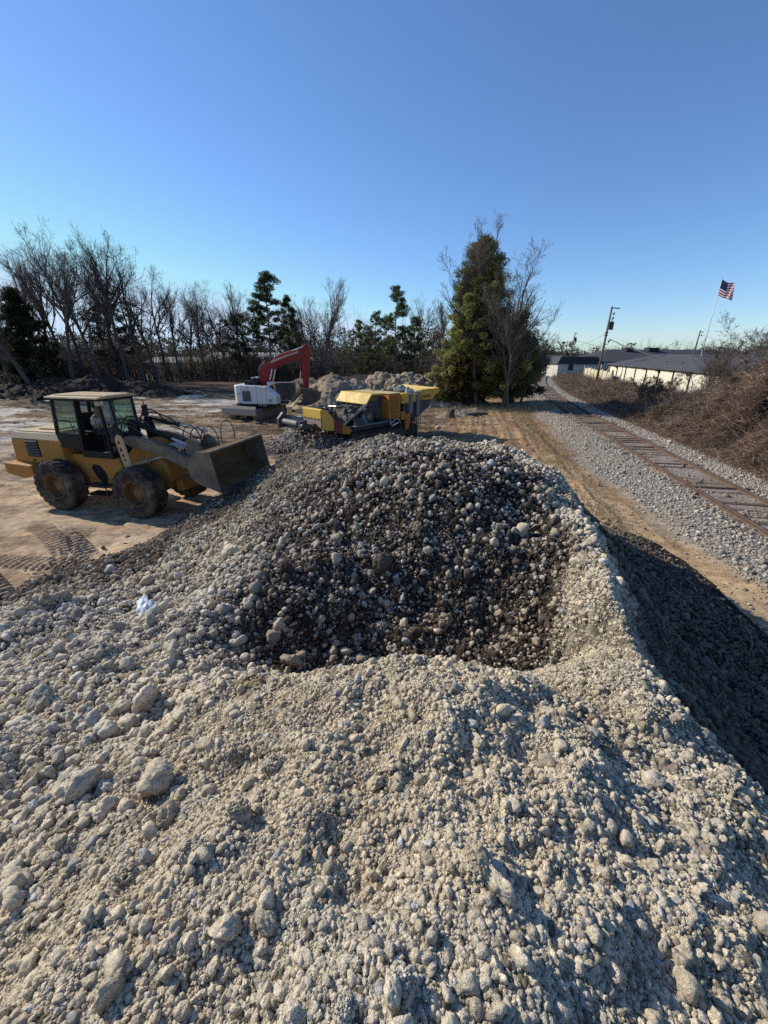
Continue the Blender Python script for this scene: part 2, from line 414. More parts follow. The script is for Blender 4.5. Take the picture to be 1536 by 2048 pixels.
# ------------------------------------------------------------------ rocks
def ico(sub):
    bm = bmesh.new(); bmesh.ops.create_icosphere(bm, subdivisions=sub, radius=1)
    v = np.array([p.co[:] for p in bm.verts]); f = np.array([[p.index for p in q.verts] for q in bm.faces]); bm.free()
    return v, f
ICO = [ico(1), ico(2), ico(3), ico(4)]
def rock_shape(lod, seed, angular=.5):
    g = np.random.default_rng(seed); v, f = ICO[lod]
    n = g.normal(size=(14, 3)); n /= np.linalg.norm(n, axis=1)[:, None]; h = g.uniform(.62, 1.0, 14)
    dot = v @ n.T
    rad = np.min(np.where(dot > .05, h/np.clip(dot, .05, None), 9), axis=1)
    rad = np.minimum(rad, 1.15)
    fr = g.normal(size=(9, 3))*2.4; ph = g.uniform(0, 6.28, 9)
    lump = (np.sin(v @ fr.T + ph)).mean(1)
    fr2 = g.normal(size=(12, 3))*4.2; ph2 = g.uniform(0, 6.28, 12)
    lump2 = np.abs(np.sin(v @ fr2.T + ph2)).mean(1) - .6
    fr3 = g.normal(size=(14, 3))*10; ph3 = g.uniform(0, 6.28, 14)
    lump3 = np.abs(np.sin(v @ fr3.T + ph3)).mean(1) - .6
    r = angular*rad + (1-angular)*1.0 + .36*lump + .55*lump2 + (.55*lump3 if lod > 1 else 0)
    sc = np.array([1.0, g.uniform(.72, .95), g.uniform(.55, .8)])
    return v*r[:, None]*sc, f
SHAPES = [[rock_shape(l, 100+i, .45+.5*(i % 3)/2) for i in range(14)] for l in range(4)]
def rot_mats(n, g):
    q = g.normal(size=(n, 4)); q /= np.linalg.norm(q, axis=1)[:, None]
    w_, x, y, z = q.T
    return np.stack([1-2*(y*y+z*z), 2*(x*y-z*w_), 2*(x*z+y*w_), 2*(x*y+z*w_), 1-2*(x*x+z*z), 2*(y*z-x*w_),
                     2*(x*z-y*w_), 2*(y*z+x*w_), 1-2*(x*x+y*y)], 1).reshape(-1, 3, 3)
def scatter_mesh(P, R, C, lod, seed):
    """merge rocks at points P with radius R, colour C, per-rock level of detail"""
    g = np.random.default_rng(seed); M = rot_mats(len(P), g); sid = g.integers(0, 14, len(P))
    Vs, Fs, Cs = [], [], []; b = 0; scatter_mesh.nflat = 0
    for l in range(4):
        for s_ in range(14):
            k = np.where((lod == l) & (sid == s_))[0]
            if not len(k): continue
            v, f = SHAPES[l][s_]
            vv = np.einsum('nij,vj->nvi', M[k], v)*R[k][:, None, None] + P[k][:, None, :]
            n, m = len(k), len(v)
            if l <= 1: scatter_mesh.nflat += n*len(f)
            Vs.append(vv.reshape(-1, 3)); Fs.append((f[None] + (np.arange(n)*m)[:, None, None]).reshape(-1, 3) + b)
            cc = np.repeat(C[k][:, None, :], m, 1)
            shade = np.clip(.80+.34*(vv[..., 2]-P[k][:, None, 2])/R[k][:, None], .34, 1.12)  # shade painted into the vertex colour: stone undersides darker than their tops
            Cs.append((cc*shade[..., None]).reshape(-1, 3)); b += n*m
    return np.concatenate(Vs), np.concatenate(Fs), np.concatenate(Cs)

# ------------------------------------------------------------------ rubble pile
def soil_mask(x, y):
    """1 where the heap is dark moist soil between the stones, 0 where it is pale dry clods"""
    e1 = sstep(-2.9, -1.1, x + .05*(y-4) + .9*(fbm(x*.8, y*.8, 3, 91)-.5))          # left edge of the dark face
    e2 = 1-sstep(1.62, 1.88, x + .35*(fbm(x*1.5, y*1.5, 3, 92)-.5) - .42*np.clip(y-3.2, 0, 2) - .06*np.clip(y-5.2, 0, 9))
    e3 = sstep(2.95, 3.35, y + .5*(fbm(x*1.3, y*1.3, 3, 93)-.5))
    face = e1*e2*e3*(1-sstep(7.4, 8.4, y-.25*x))
    return face
def brown_mask(x, y, z):
    d = sstep(1.15, .70, z + .5*(fbm(x*1.1, y*1.1, 3, 95)-.5) - .10*np.clip(y-7, 0, 6))*sstep(-1.0, -2.2, x)*sstep(3.9, 5.2, y + .10*x)      # soil fringe along the left toe
    bk = np.maximum(sstep(7.9, 9.0, y - .2*x)*(1-sstep(1.0, 1.8, x)), sstep(6.3, 7.8, y)*sstep(-.4, -1.6, x)*.8)                                    # brown back lobe
    rs = 0*x                                             # right bank
    return np.clip(np.maximum(np.maximum(d, bk*.8), rs), 0, 1)
_RY = np.array([-.5, .6, 1.5, 1.9, 2.45, 3.0, 3.43, 4.1, 5.35, 7.1, 8.9, 10.5]); _RX = np.array([2.6, 2.3, 2.12, 2.04, 2.0, 2.1, 2.24, 2.52, 2.9, 3.27, 3.2, 2.8]); _RZ = np.array([1.7, 1.9, 2.0, 2.1, 2.15, 2.12, 2.08, 2.1, 2.15, 2.25, 2.3, 1.9])
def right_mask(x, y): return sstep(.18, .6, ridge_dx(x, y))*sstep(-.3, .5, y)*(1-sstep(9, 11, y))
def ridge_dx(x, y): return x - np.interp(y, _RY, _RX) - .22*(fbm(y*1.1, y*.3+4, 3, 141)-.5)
def pile_h(x, y, fine=True):
    z = pile_base(x, y); dx = ridge_dx(x, y); dxc = np.clip(dx, 0, 3.7)
    zr = np.interp(y, _RY, _RZ)*(1-dxc/3.7)**2 - .6*np.clip(dx-3.6, 0, 2)
    w_ = sstep(-.02, .30, dx)*sstep(-.6, .6, y)*(1-sstep(9.2, 11, y)); z = z*(1-w_) + zr*w_
    on = sstep(-.05, .35, z)
    z = z + on*(.24*(fbm(x*.9, y*.9, 4, 101)-.5) + .20*(fbm(x*2.3, y*2.3, 3, 105)-.5) + .10*(fbm(x*5.5, y*5.5, 3, 107)-.5))
    return z, on
paz = np.concatenate([np.radians(np.linspace(-56, 56, 1150)), np.radians(np.linspace(56, 304, 420)[1:-1])])
NR = 950
X, Y = polar(NR, .12, 15.5, paz)
xs, ys = X.ravel(), Y.ravel()
zs, on = pile_h(xs, ys)
rad = np.hypot(xs, ys)
b1 = bumps(xs, ys, .11, 201, .16)*.11; b2 = bumps(xs, ys, .05, 205, .6)*.05; b3 = bumps(xs+5, ys, .024, 209, .8)*.024
b4 = bumps(xs, ys+7, .012, 213, .85)*.012
soil = soil_mask(xs, ys)
zs = zs + on*(.6*b1*sstep(1.2, 3, rad) + .55*b2*sstep(.8, 2.5, rad) + .7*b3 + np.where(rad < 4, .8*b4, 0))
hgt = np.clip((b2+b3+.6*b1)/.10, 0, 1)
pale = np.array((.87, .735, .53)); grey = np.array((.78, .68, .52))
def pile_col(x, y, z):
    t = fbm(x*.7, y*.7, 4, 111)
    c = np.tile(pale, (len(x), 1)); c = mix3(c, grey, sstep(.4, .62, t)*.9)
    warm = sstep(.52, .68, fbm(x*1.6, y*1.6, 4, 115)); c = mix3(c, (.58, .47, .31), warm*.45)
    c = mix3(c, (.80, .69, .49), np.exp(-(((x-1.85)/.4)**2 + ((y-3.0)/.6)**2))*.85)
    return c
c = pile_col(xs, ys, zs)
c = mix3(c, (.150, .105, .070), brown_mask(xs, ys, zs)*.9)
c = mix3(c, (.060, .044, .033), soil*.94)
c = mix3(c, (.062, .050, .040), right_mask(xs, ys)*.92)  # brown soil of the right slope, darkened further to carry its shadow
c *= (.20 + .76*hgt)[:, None]  # hollows between the bumps darkened in colour to deepen their shade
p_mat = earth_mat('rubble', 9, 38, 150, .8, .8, .6, 1.25)
P3 = np.stack([xs, ys, zs], 1)
F = grid_faces(NR, len(paz), True)
keep = (zs[F].max(1) > -.06)
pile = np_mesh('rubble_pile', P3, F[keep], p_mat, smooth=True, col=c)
tag(pile, 'big foreground heap of pale crushed concrete and dry clay clods', 'rubble pile', kind='stuff')

g = np.random.default_rng(11)
PP, RR, CC = [], [], []
for (r0, cov, dmax) in ((.0044, 1.6, 2.0), (.0070, 1.8, 3.4), (.0125, .95, 5.4), (.02, .62, 9), (.03, .36, 17), (.044, .15, 17), (.062, .035, 17), (.09, .004, 17)):
    area = PI*dmax*dmax*.42 if dmax < 6 else 230
    n = int(cov*area/(PI*r0*r0*.7))
    if dmax < 6:
        rr_ = dmax*np.sqrt(g.uniform(.003, 1, n)); aa = g.uniform(-1.15, 1.15, n); x = rr_*np.sin(aa); y = rr_*np.cos(aa)
    else:
        x = g.uniform(-8.5, 7.5, n); y = g.uniform(-.5, 15.5, n)
        k = np.abs(np.arctan2(x, y+1.5)) < 1.15; x, y = x[k], y[k]
        nb = n//6; x = np.append(x, g.uniform(-6, 6, nb)); y = np.append(y, g.uniform(-3.2, -.5, nb))
    if r0 == .0125:                      # the heap round and behind the viewpoint
        nb = 60000; xb = g.uniform(-5, 5, nb); yb = g.uniform(-2.6, 2.2, nb); kb = np.abs(np.arctan2(xb, yb)) > 1.12; x = np.append(x, xb[kb]); y = np.append(y, yb[kb])
    z, on = pile_h(x, y)
    so_ = soil_mask(x, y); br = brown_mask(x, y, z)
    big = fbm(x*.6, y*.6, 3, 131)
    left = sstep(-.4, -1.6, x)*(1-sstep(5.5, 7, y))*sstep(1.0, 2.2, y)
    m = np.ones(len(x))
    rt = right_mask(x, y); near = (np.hypot(x-.75, y-1.3) < 2.25) & (np.abs(np.arctan2(x, y)) < 1.1)
    if .01 < r0 < .018: m = m*np.where(near, .5, 1)
    if r0 >= .018: m = m*np.where(near, .17 if r0 < .025 else .10 if r0 < .05 else .07, 1)*np.where(np.hypot(x-1.8, y-3.0) < .6, .25, 1)
    if r0 >= .028: m = m*(.30+.9*sstep(.4, .6, big)+1.0*left+.75*so_*(.55+.8*sstep(5.5, 3.8, y)))*(1-.6*br)
    if r0 >= .04: m = m*(np.hypot(x, y) > 1.25)
    if r0 >= .058: m = m*(.25+2.8*left+.5*so_*(y < 4.8))
    k = (z > .03) & (g.uniform(0, 1, len(x)) < m) & (np.hypot(x, y) > .28)
    # scattered stones rolling out beyond the toe
    x, y, z, so_, br, rt = x[k], y[k], z[k], so_[k], br[k], rt[k]
    r = r0*np.exp(g.normal(0, .28, len(x)))
    base = pile_col(x, y, z)
    base = mix3(base, (.225, .165, .112), br*.85)
    base = mix3(base, np.array((.47, .385, .29)), so_*.8)
    dk = (g.uniform(0, 1, len(x)) < (.88 if r0 < .015 else .74 if r0 < .024 else .50 if r0 < .04 else .36))*so_
    base = mix3(base, (.088, .066, .050), dk*.9)
    base = mix3(base, (.55, .53, .49), (g.uniform(0, 1, len(x)) < .06)*1.0)
    if r0 > .028: lf = sstep(-1.2, -2.0, x)*sstep(1.2, 1.8, y)*(1-sstep(4.6, 5.6, y)); base = mix3(base, (.80, .73, .60), lf*.6)
    base = mix3(base, (.13, .108, .088), rt*.9)  # stones on the right slope get its shadow in their colour too
    base *= np.exp(g.normal(0, .18, len(x)))[:, None]*1.04
    PP.append(np.stack([x, y, z + r*.66], 1)); RR.append(r); CC.append(base*np.minimum(1, .90/base.max(1))[:, None])
# toe scatter
n = 9000
x = g.uniform(4.7, 8.4, n); y = g.uniform(2.5, 15, n); k = g.uniform(0, 1, n) < np.exp(-(x-5.2)*.95); x, y = x[k], y[k]
x2 = g.uniform(-8.5, -3, 1500); y2 = g.uniform(5, 16, 1500); z2 = pile_base(x2, y2); k = (z2 < .03) & (z2 > -.28) & (g.uniform(0, 1, 1500) < .8); x = np.append(x, x2[k]); y = np.append(y, y2[k])
r = .017*np.exp(g.normal(0, .55, len(x))); PP.append(np.stack([x, y, r*.3+.01], 1)); RR.append(r); CC.append(np.tile(np.array((.50, .42, .31)), (len(x), 1))*np.exp(g.normal(0, .25, len(x)))[:, None])
PP = np.concatenate(PP); RR = np.concatenate(RR); CC = np.concatenate(CC)
px = 400*RR/np.linalg.norm(PP-np.array((0, 0, CAM_H)), axis=1)
lod = np.where(px > 8, 3, np.where(px > 3.2, 2, np.where(px > 1.4, 1, 0)))
print('rocks', len(PP), [int((lod == i).sum()) for i in range(4)])
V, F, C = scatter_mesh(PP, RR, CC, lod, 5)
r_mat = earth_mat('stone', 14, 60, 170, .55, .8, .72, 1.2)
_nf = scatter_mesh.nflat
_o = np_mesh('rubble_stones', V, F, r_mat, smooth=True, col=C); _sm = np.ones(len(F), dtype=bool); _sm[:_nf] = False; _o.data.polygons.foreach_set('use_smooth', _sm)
tag(_o, 'countless loose pale stones and clods covering the foreground heap', 'rubble', kind='stuff')

# ------------------------------------------------------------------ machine materials
M_YEL = paint('loader_yellow', (.47, .215, .034), .6, (.27, .175, .10), .65, 2.2, low=1.6, spec=.25)
M_TAN = paint('sun_bleached_yellow', (.50, .37, .20), .7, (.42, .33, .22), .5, 3)
M_BLK = paint('black_paint', (.012, .0125, .014), .55, (.08, .065, .05), .12, 3, spec=.2)
M_STEEL = paint('dusty_steel', (.15, .128, .10), .75, (.33, .265, .185), .75, 2.5, spec=.2)
M_DARKST = paint('dark_steel', (.055, .05, .045), .5, (.20, .16, .11), .6, 3, metal=.3)
M_RUST = paint('rusty_iron', (.14, .065, .035), .8, (.24, .17, .11), .6, 3)
M_MUD = paint('muddy_bucket', (.14, .088, .042), .95, (.24, .165, .085), .7, 2.0, spec=.1)
M_CHROME = paint('cylinder_rod', (.62, .60, .57), .25, (.4, .36, .3), .3, 4, metal=.8)
M_RUB = paint('tyre_rubber', (.034, .031, .029), .85, (.24, .185, .13), .85, 2.6, spec=.2)
M_HOSE = paint('hose_rubber', (.015, .015, .016), .5, (.14, .12, .09), .4, 4)
M_WHITE = paint('white_paint', (.76, .75, .72), .4, (.45, .38, .29), .45, 2.2)
M_RED = paint('red_paint', (.27, .012, .016), .45, (.22, .11, .08), .35, 2.0, spec=.25)
def glass(name, tint=(.55, .74, .68), dirt=.22):
    m, nt, b = new_mat(name)
    out = nt.nodes['Material Output']; tr = N(nt, 'ShaderNodeBsdfTransparent'); tr.inputs[0].default_value = (*tint, 1)
    gl = N(nt, 'ShaderNodeBsdfGlossy'); gl.inputs['Roughness'].default_value = .06; gl.inputs[0].default_value = (.85, .95, .92, 1)
    df = N(nt, 'ShaderNodeBsdfDiffuse'); df.inputs[0].default_value = (.34, .33, .29, 1)
    lw = N(nt, 'ShaderNodeFresnel'); lw.inputs[0].default_value = 1.5
    m1 = N(nt, 'ShaderNodeMixShader'); nt.links.new(lw.outputs[0], m1.inputs[0]); nt.links.new(tr.outputs[0], m1.inputs[1]); nt.links.new(gl.outputs[0], m1.inputs[2])
    m2 = N(nt, 'ShaderNodeMixShader'); nt.links.new(ramp(nt, noise(nt, 4, 5, .7, objco(nt)), [(.35, dirt*.4), (.75, dirt*1.5)]), m2.inputs[0])
    nt.links.new(m1.outputs[0], m2.inputs[1]); nt.links.new(df.outputs[0], m2.inputs[2]); nt.links.new(m2.outputs[0], out.inputs[0])
    return m
M_RIM = paint('dusty_rim', (.17, .10, .045), .8, (.27, .19, .12), .8, 3, spec=.15)
M_GLASS = glass('cab_glass'); M_GLASSD = glass('dusty_cab_glass', (.45, .5, .45), .6)
M_SKIN, _nt, _b = new_mat('skin'); _b.inputs['Base Color'].default_value = (.30, .17, .11, 1); _b.inputs['Roughness'].default_value = .6
def cloth(name, c):
    m, nt, b = new_mat(name); b.inputs['Roughness'].default_value = .9
    nt.links.new(mixc(nt, noise(nt, 30, 4, .6, objco(nt)), tuple(x*.8 for x in c), c), b.inputs['Base Color'])
    bump(nt, noise(nt, 14, 3, .6, objco(nt)), .4, .02, b); return m

# ------------------------------------------------------------------ wheel loader
def tyre_mesh(R, Wd, rim):
    mb = MB(); h = Wd/2
    mb.lathe([(rim, -h*.78), (rim+.05, -h*.95), (R*.80, -h*1.02), (R*.93, -h*.92), (R*.965, -h*.72), (R*.965, h*.72), (R*.93, h*.92), (R*.80, h*1.02), (rim+.05, h*.95), (rim, h*.78), (rim, -h*.78)], 48)
    n = 23
    for k in range(n):
        for sd in (-1, 1):
            a0 = 2*PI*(k + (.25 if sd > 0 else -.25))/n
            pts = []
            # chunky curved lug from the centre line out over the shoulder
            for (t, da) in ((.04, .0), (.45, .05), (.80, .10), (1.0, .13)):
                pts.append((t*h*sd, a0+da))
            wA = 2*PI/n*.30
            for i in range(3):
                (y0, A0), (y1, A1) = pts[i], pts[i+1]
                def q(y, a, r): return (r*math.cos(a), y, r*math.sin(a))
                r0 = R*.95; r1 = R if i < 2 else R*.985; r2 = R if i < 1 else (R*.99 if i < 2 else R*.93)
                vs = [q(y0, A0-wA, r0), q(y0, A0+wA, r0), q(y1, A1+wA, r0*.985 if i == 2 else r0), q(y1, A1-wA, r0*.985 if i == 2 else r0),
                      q(y0, A0-wA*.8, r1), q(y0, A0+wA*.8, r1), q(y1, A1+wA*.8, r2), q(y1, A1-wA*.8, r2)]
                mb.add(vs, [(0, 3, 2, 1), (4, 5, 6, 7), (0, 1, 5, 4), (1, 2, 6, 5), (2, 3, 7, 6), (3, 0, 4, 7)])
    return mb
def add_wheel(parent, x, y, z, R, Wd, rim_r, side):
    t = tyre_mesh(R, Wd, rim_r).build('wheel', M_RUB, parent); t.location = (x, y, z)
    mb = MB(); s = side; h = Wd/2
    mb.lathe([(rim_r*1.02, s*h*.80), (rim_r*1.05, s*h*.93), (rim_r*.97, s*h*.93), (rim_r*.93, s*h*.75), (rim_r*.90, s*h*.2), (rim_r*.88, s*h*.02), (rim_r*.55, -s*h*.02), (rim_r*.50, s*h*.28), (rim_r*.30, s*h*.36), (.001, s*h*.38)], 40)
    for k in range(12):
        a = 2*PI*k/12; mb.tube([(rim_r*.70*math.cos(a), s*h*-.02, rim_r*.70*math.sin(a)), (rim_r*.70*math.cos(a), s*h*.08, rim_r*.70*math.sin(a))], .022, 6)
    r = mb.build('rim', M_RIM, t)
    for p in r.data.polygons: p.use_smooth = False
    return t

LD = empty('wheel_loader', (-7.98, 12.0, 0), math.radians(-14), 'dusty yellow wheel loader with black cab and raised empty bucket', 'wheel loader')
for (x, sd) in ((-1.46, -1), (1.36, -1), (-1.46, 1), (1.36, 1)):
    add_wheel(LD, x, sd*.97, .745, .75, .50, .36, sd)
# rear body
mb = MB(); mb.prism([(-3.22, 1.30), (-3.14, 2.02), (-1.28, 2.04), (-1.28, 1.30)], -.80, .80, 'y')
hood = mb.build('engine_hood', M_YEL, LD, bevel=.03)
mb = MB(); mb.prism([(-.80, 2.02), (-.62, 2.20), (.62, 2.20), (.80, 2.02)], -3.15, -1.30, 'x'); mb.build('hood_shoulder', M_BLK, LD, bevel=.02)
mb = MB(); mb.box(-3.12, -1.32, -.58, .58, 2.202, 2.225); mb.box(-2.6, -1.9, -.3, .3, 2.225, 2.27); mb.build('hood_top', M_TAN, LD, bevel=.01)
mb = MB()
for k in range(6):
    z = 1.53 + k*.083
    mb.prism([(-.815, z), (-.845, z+.012), (-.815, z+.060)], -2.60, -2.13, 'x')
mb.build('grille', M_DARKST, LD)
mb = MB(); mb.box(-2.62, -2.11, -.803, -.79, 1.50, 2.02); mb.build('grille_recess', M_BLK, LD)
mb = MB(); mb.prism([(-3.42, .98), (-3.40, 1.33), (-2.35, 1.28), (-2.30, 1.06), (-2.75, .86)], -1.05, 1.05, 'y'); mb.build('counterweight', M_YEL, LD, bevel=.05, seg=3)
mb = MB(); mb.box(-2.5, -2.40, -.806, -.79, 1.36, 1.42); mb.build('filler_cap', M_BLK, LD)
# exhaust
mb = MB(); mb.tube([(-1.75, .35, 2.2), (-1.75, .35, 2.75), (-1.80, .35, 2.84)], .05, 10); mb.build('exhaust', M_RUST, LD, smooth=True)
# chassis under cab, articulation, front frame
mb = MB()
mb.prism([(-2.2, .80), (-2.2, 1.32), (-1.1, 1.62), (.48, 1.60), (.55, 1.2), (.30, .60), (-.85, .60), (-1.3, .80)], -.60, .60, 'y')
mb.box(-1.62, -1.30, -.75, .75, .58, .92)
ch = mb.build('rear_frame', M_YEL, LD, bevel=.03)
mb = MB(); pr = [(-.60, 1.22), (-.50, 1.34), (-.28, 1.32), (-.12, 1.12), (-.08, .92), (-.15, .78), (-.32, .76), (-.48, .95)]
mb.prism(pr, -.604, -.59, 'y'); mb.build('frame_opening', M_BLK, LD)
mb = MB(); mb.box(-.62, .16, -.98, -.60, .75, .78); mb.box(-.60, .16, -.98, -.94, .50, .53); mb.box(-.60, .16, -.98, -.6, .50, .53); mb.box(-.62, -.60, -.98, -.94, .5, .78); mb.box(.14, .16, -.98, -.94, .5, .78)
mb.build('step', M_DARKST, LD, bevel=.01)
mb = MB(); mb.prism([(.45, .72), (.45, 1.45), (.75, 1.75), (1.1, 2.08), (1.35, 2.05), (1.95, 1.40), (2.05, .95), (1.7, .62), (.8, .58)], -.42, .42, 'y')
mb.tube([(1.36, -.78, .745), (1.36, .78, .745)], .19, 14); mb.box(2.0, 2.25, -.30, .30, .62, .95)
mb.build('front_frame', M_YEL, LD, bevel=.025)
# tan plate with rust beside the cab
mb = MB(); mb.prism([(.98, 1.32), (.86, 2.18), (.885, 2.27), (.95, 2.33), (1.03, 2.33), (1.09, 2.27), (1.12, 2.18), (1.24, 1.32)], -.93, -.87, 'y'); pl = mb.build('fender_plate', M_TAN, LD, bevel=.02)
gq = random.Random(4); mb = MB()
for (cx, cz, rx, rz) in ((.985, 2.13, .055, .07), (1.01, 1.93, .05, .085), (1.03, 1.76, .045, .06), (1.06, 1.64, .04, .045)):
    n = 11; ring = []
    for k in range(n):
        a = 2*PI*k/n; r = gq.uniform(.55, 1.15); ring.append((cx+rx*r*math.cos(a), cz+rz*r*math.sin(a)))
    mb.prism(ring, -.9325, -.929, 'y')
mb.build('rust_patch', paint('deep_red_rust', (.11, .022, .012), .85, (.2, .12, .08), .4, 8), pl)
# cab
def pillar(mb, a, b_, w=.07): mb.bar(a, b_, w, w)
mb = MB()
y0, y1 = -.76, .42
mb.prism([(-1.36, 1.86), (-1.38, 2.20), (-.55, 2.20), (-.55, 1.80), (-.60, 1.76)], y0, y1, 'y')            # black rear lower panel
mb.prism([(-.60, 1.58), (-.60, 1.80), (-.45, 1.80), (.20, 1.76), (.48, 1.80), (.48, 1.58)], y0, y1, 'y')           # black skirt
fr = mb.build('cab_base', M_BLK, LD, bevel=.02)
mb = MB()
for y in (y0+.04, y1-.04):
    pillar(mb, (-1.36, y, 2.18), (-1.20, y, 3.24), .085)
    mb.bar((-.50, y, 1.78), (-.36, y, 3.24), .16, .07)
    pillar(mb, (.43, y, 1.78), (.40, y, 3.24), .075)
    mb.bar((-1.22, y, 3.20), (.44, y, 3.20), .08, .08)
    mb.bar((-1.36, y, 2.22), (-.50, y, 2.22), .07, .07)
mb.bar((.43, y0+.04, 3.2), (.43, y1-.04, 3.2), .08, .08); mb.bar((-1.2, y0+.04, 3.2), (-1.2, y1-.04, 3.2), .08, .08)
mb.bar((.45, y0+.04, 1.98), (.45, y1-.04, 1.98), .06, .10); mb.bar((-1.33, y0+.04, 2.24), (-1.33, y1-.04, 2.24), .06, .08)
mb.bar((.44, -.36, 1.98), (.43, -.42, 3.2), .05, .05)
mb.build('cab_frame', M_BLK, LD, bevel=.015)
mb = MB(); n = 6
mb.prism([(y0-.08, 3.235), (y0-.06, 3.275), (-.5, 3.315), (.3, 3.315), (y1+.06, 3.275), (y1+.08, 3.235)], -1.34, .50, 'x')
for k in range(5):
    y = -.62 + k*.22; mb.prism([(y-.03, 3.30), (y-.02, 3.322), (y+.02, 3.322), (y+.03, 3.30)], -1.18, .45, 'x')
mb.build('cab_roof', M_TAN, LD, bevel=.012)
def quad(name, pts, mat, parent):
    return np_mesh(name, pts, np.array([[0, 1, 2, 3]]), mat, parent)
quad('side_window', [(-1.31, y0+.03, 2.25), (-.56, y0+.03, 2.25), (-.44, y0+.03, 3.17), (-1.19, y0+.03, 3.17)], M_GLASS, LD)
quad('side_window', [(-1.31, y1-.03, 2.25), (-.56, y1-.03, 2.25), (-.44, y1-.03, 3.17), (-1.19, y1-.03, 3.17)], M_GLASS, LD)
quad('door_window', [(-.38, y1-.03, 1.85), (.38, y1-.03, 1.85), (.37, y1-.03, 3.17), (-.30, y1-.03, 3.17)], M_GLASS, LD)
quad('windshield', [(.455, -.34, 2.02), (.455, y1-.08, 2.02), (.44, y1-.08, 3.17), (.44, -.39, 3.17)], M_GLASS, LD)
quad('windshield_corner', [(.456, y0+.06, 1.82), (.456, -.38, 1.82), (.44, -.44, 3.17), (.44, y0+.06, 3.17)], M_GLASSD, LD)
quad('rear_window', [(-1.32, y0+.08, 2.28), (-1.32, y1-.08, 2.28), (-1.21, y1-.08, 3.17), (-1.21, y0+.08, 3.17)], M_GLASS, LD)
mb = MB(); mb.tube([(-1.25, y0-.01, 2.62), (-.52, y0-.01, 2.60)], .015, 6); mb.tube([(-.72, y0-.01, 2.62), (-.66, y0-.01, 2.28)], .012, 6); mb.build('grab_rail', M_BLK, LD)
mb = MB(); mb.tube([(.40, y0-.05, 1.75), (.38, y0-.07, 2.6)], .014, 6); mb.build('handrail', M_BLK, LD)
mb = MB(); mb.box(-.78, -.30, -.32, .20, 1.98, 2.10); mb.prism([(-.86, 2.05), (-.74, 2.05), (-.80, 2.78), (-.92, 2.76)], -.32, .20, 'y'); mb.box(-.80, -.35, -.42, -.35, 2.22, 2.28)
mb.box(-.65, -.4, -.2, .1, 1.75, 1.98)
mb.build('seat', M_BLK, LD, bevel=.03)
mb = MB(); mb.box(.18, .40, -.28, .22, 1.78, 2.22); mb.tube([(.22, -.03, 2.15), (.02, -.03, 2.42)], .035, 8); mb.build('dashboard', M_BLK, LD, bevel=.02)
mb = MB(); pts = []
for k in range(25):
    a = 2*PI*k/24; pts.append((.0+.10*math.cos(a), -.03+.19*math.sin(a), 2.44+.13*math.cos(a)))
mb.tube(pts, .014, 6); mb.build('steering_wheel', M_BLK, LD, smooth=True)
for (y, dx) in ((y0+.05, 0),):
    mb = MB(); mb.box(.36, .50, y-.12, y+.06, 3.06, 3.19); lp = mb.build('work_light', M_TAN, LD, bevel=.02)
    mb = MB(); mb.lathe([(.05, 0), (.045, .012), (.001, .016)], 16, Matrix.Translation((.503, y-.03, 3.125)) @ Matrix.Rotation(-PI/2, 4, 'Z')); mb.build('lens', M_CHROME, lp)
mb = MB(); mb.tube([(.46, y1, 3.15), (.62, y1+.14, 3.1), (.62, y1+.14, 2.62)], .013, 6); mb.box(.60, .64, y1+.05, y1+.24, 2.62, 2.95); mb.build('mirror', M_BLK, LD)
mb = MB(); mb.tube([(.47, -.30, 2.1), (.47, .02, 2.75)], .010, 5); mb.tube([(.465, -.36, 3.0), (.47, -.02, 2.45)], .008, 5); mb.build('wiper', M_BLK, LD)
# loader linkage
for yy in (-.62, .46):
    mb = MB(); mb.prism([(.82, 2.05), (.86, 2.22), (1.05, 2.24), (1.62, 2.17), (2.35, 1.93), (3.05, 1.62), (3.40, 1.36), (3.42, 1.18), (3.28, 1.10), (2.95, 1.32), (2.30, 1.60), (1.55, 1.86), (1.0, 1.93)], yy, yy+.16, 'y'); mb.build('lift_arm', M_STEEL, LD, bevel=.015)
mb = MB(); mb.tube([(2.45, -.47, 1.70), (2.45, .47, 1.70)], .12, 12); mb.build('cross_tube', M_STEEL, LD)
for yy in (-.34, .26):
    mb = MB(); mb.prism([(.82, 1.9), (.76, 2.50), (.84, 2.66), (.98, 2.66), (1.06, 2.5), (1.22, 1.9)], yy, yy+.08, 'y'); mb.build('loader_tower', M_BLK, LD, bevel=.012)
def cylinder(parent, a, b_, r, frac=.55, mat=M_BLK):
    a, b_ = Vector(a), Vector(b_); m = a.lerp(b_, frac); mb = MB(); mb.tube([a, m], r, 12); mb.tube([m, m.lerp(b_, .06)], r*1.15, 12); c_ = mb.build('hydraulic_cylinder', mat, parent, bevel=.006)
    mb = MB(); mb.tube([m, b_], r*.5, 10); mb.tube([b_ + Vector((0, -r, 0)), b_ + Vector((0, r, 0))], r*1.0, 10); mb.build('rod', M_CHROME, c_); return c_
cylinder(LD, (.95, -.25, 2.56), (2.75, -.25, 1.95), .075, .62)
cylinder(LD, (1.0, .36, 2.62), (2.75, .36, 2.30), .070, .5)
cylinder(LD, (.62, -.52, 1.30), (2.05, -.52, 1.72), .065, .55, M_TAN); cylinder(LD, (.62, .52, 1.30), (2.05, .52, 1.72), .065, .55, M_TAN)
mb = MB()
for yy in (-.40, .30):
    mb.prism([(2.60, 1.72), (2.68, 2.12), (2.82, 2.22), (2.98, 2.15), (3.32, 1.72), (3.42, 1.30), (3.30, 1.20), (2.95, 1.55)], yy, yy+.10, 'y')
mb.box(2.7, 3.3, -.28, .28, 1.62, 1.72); mb.build('coupler', M_STEEL, LD, bevel=.012)
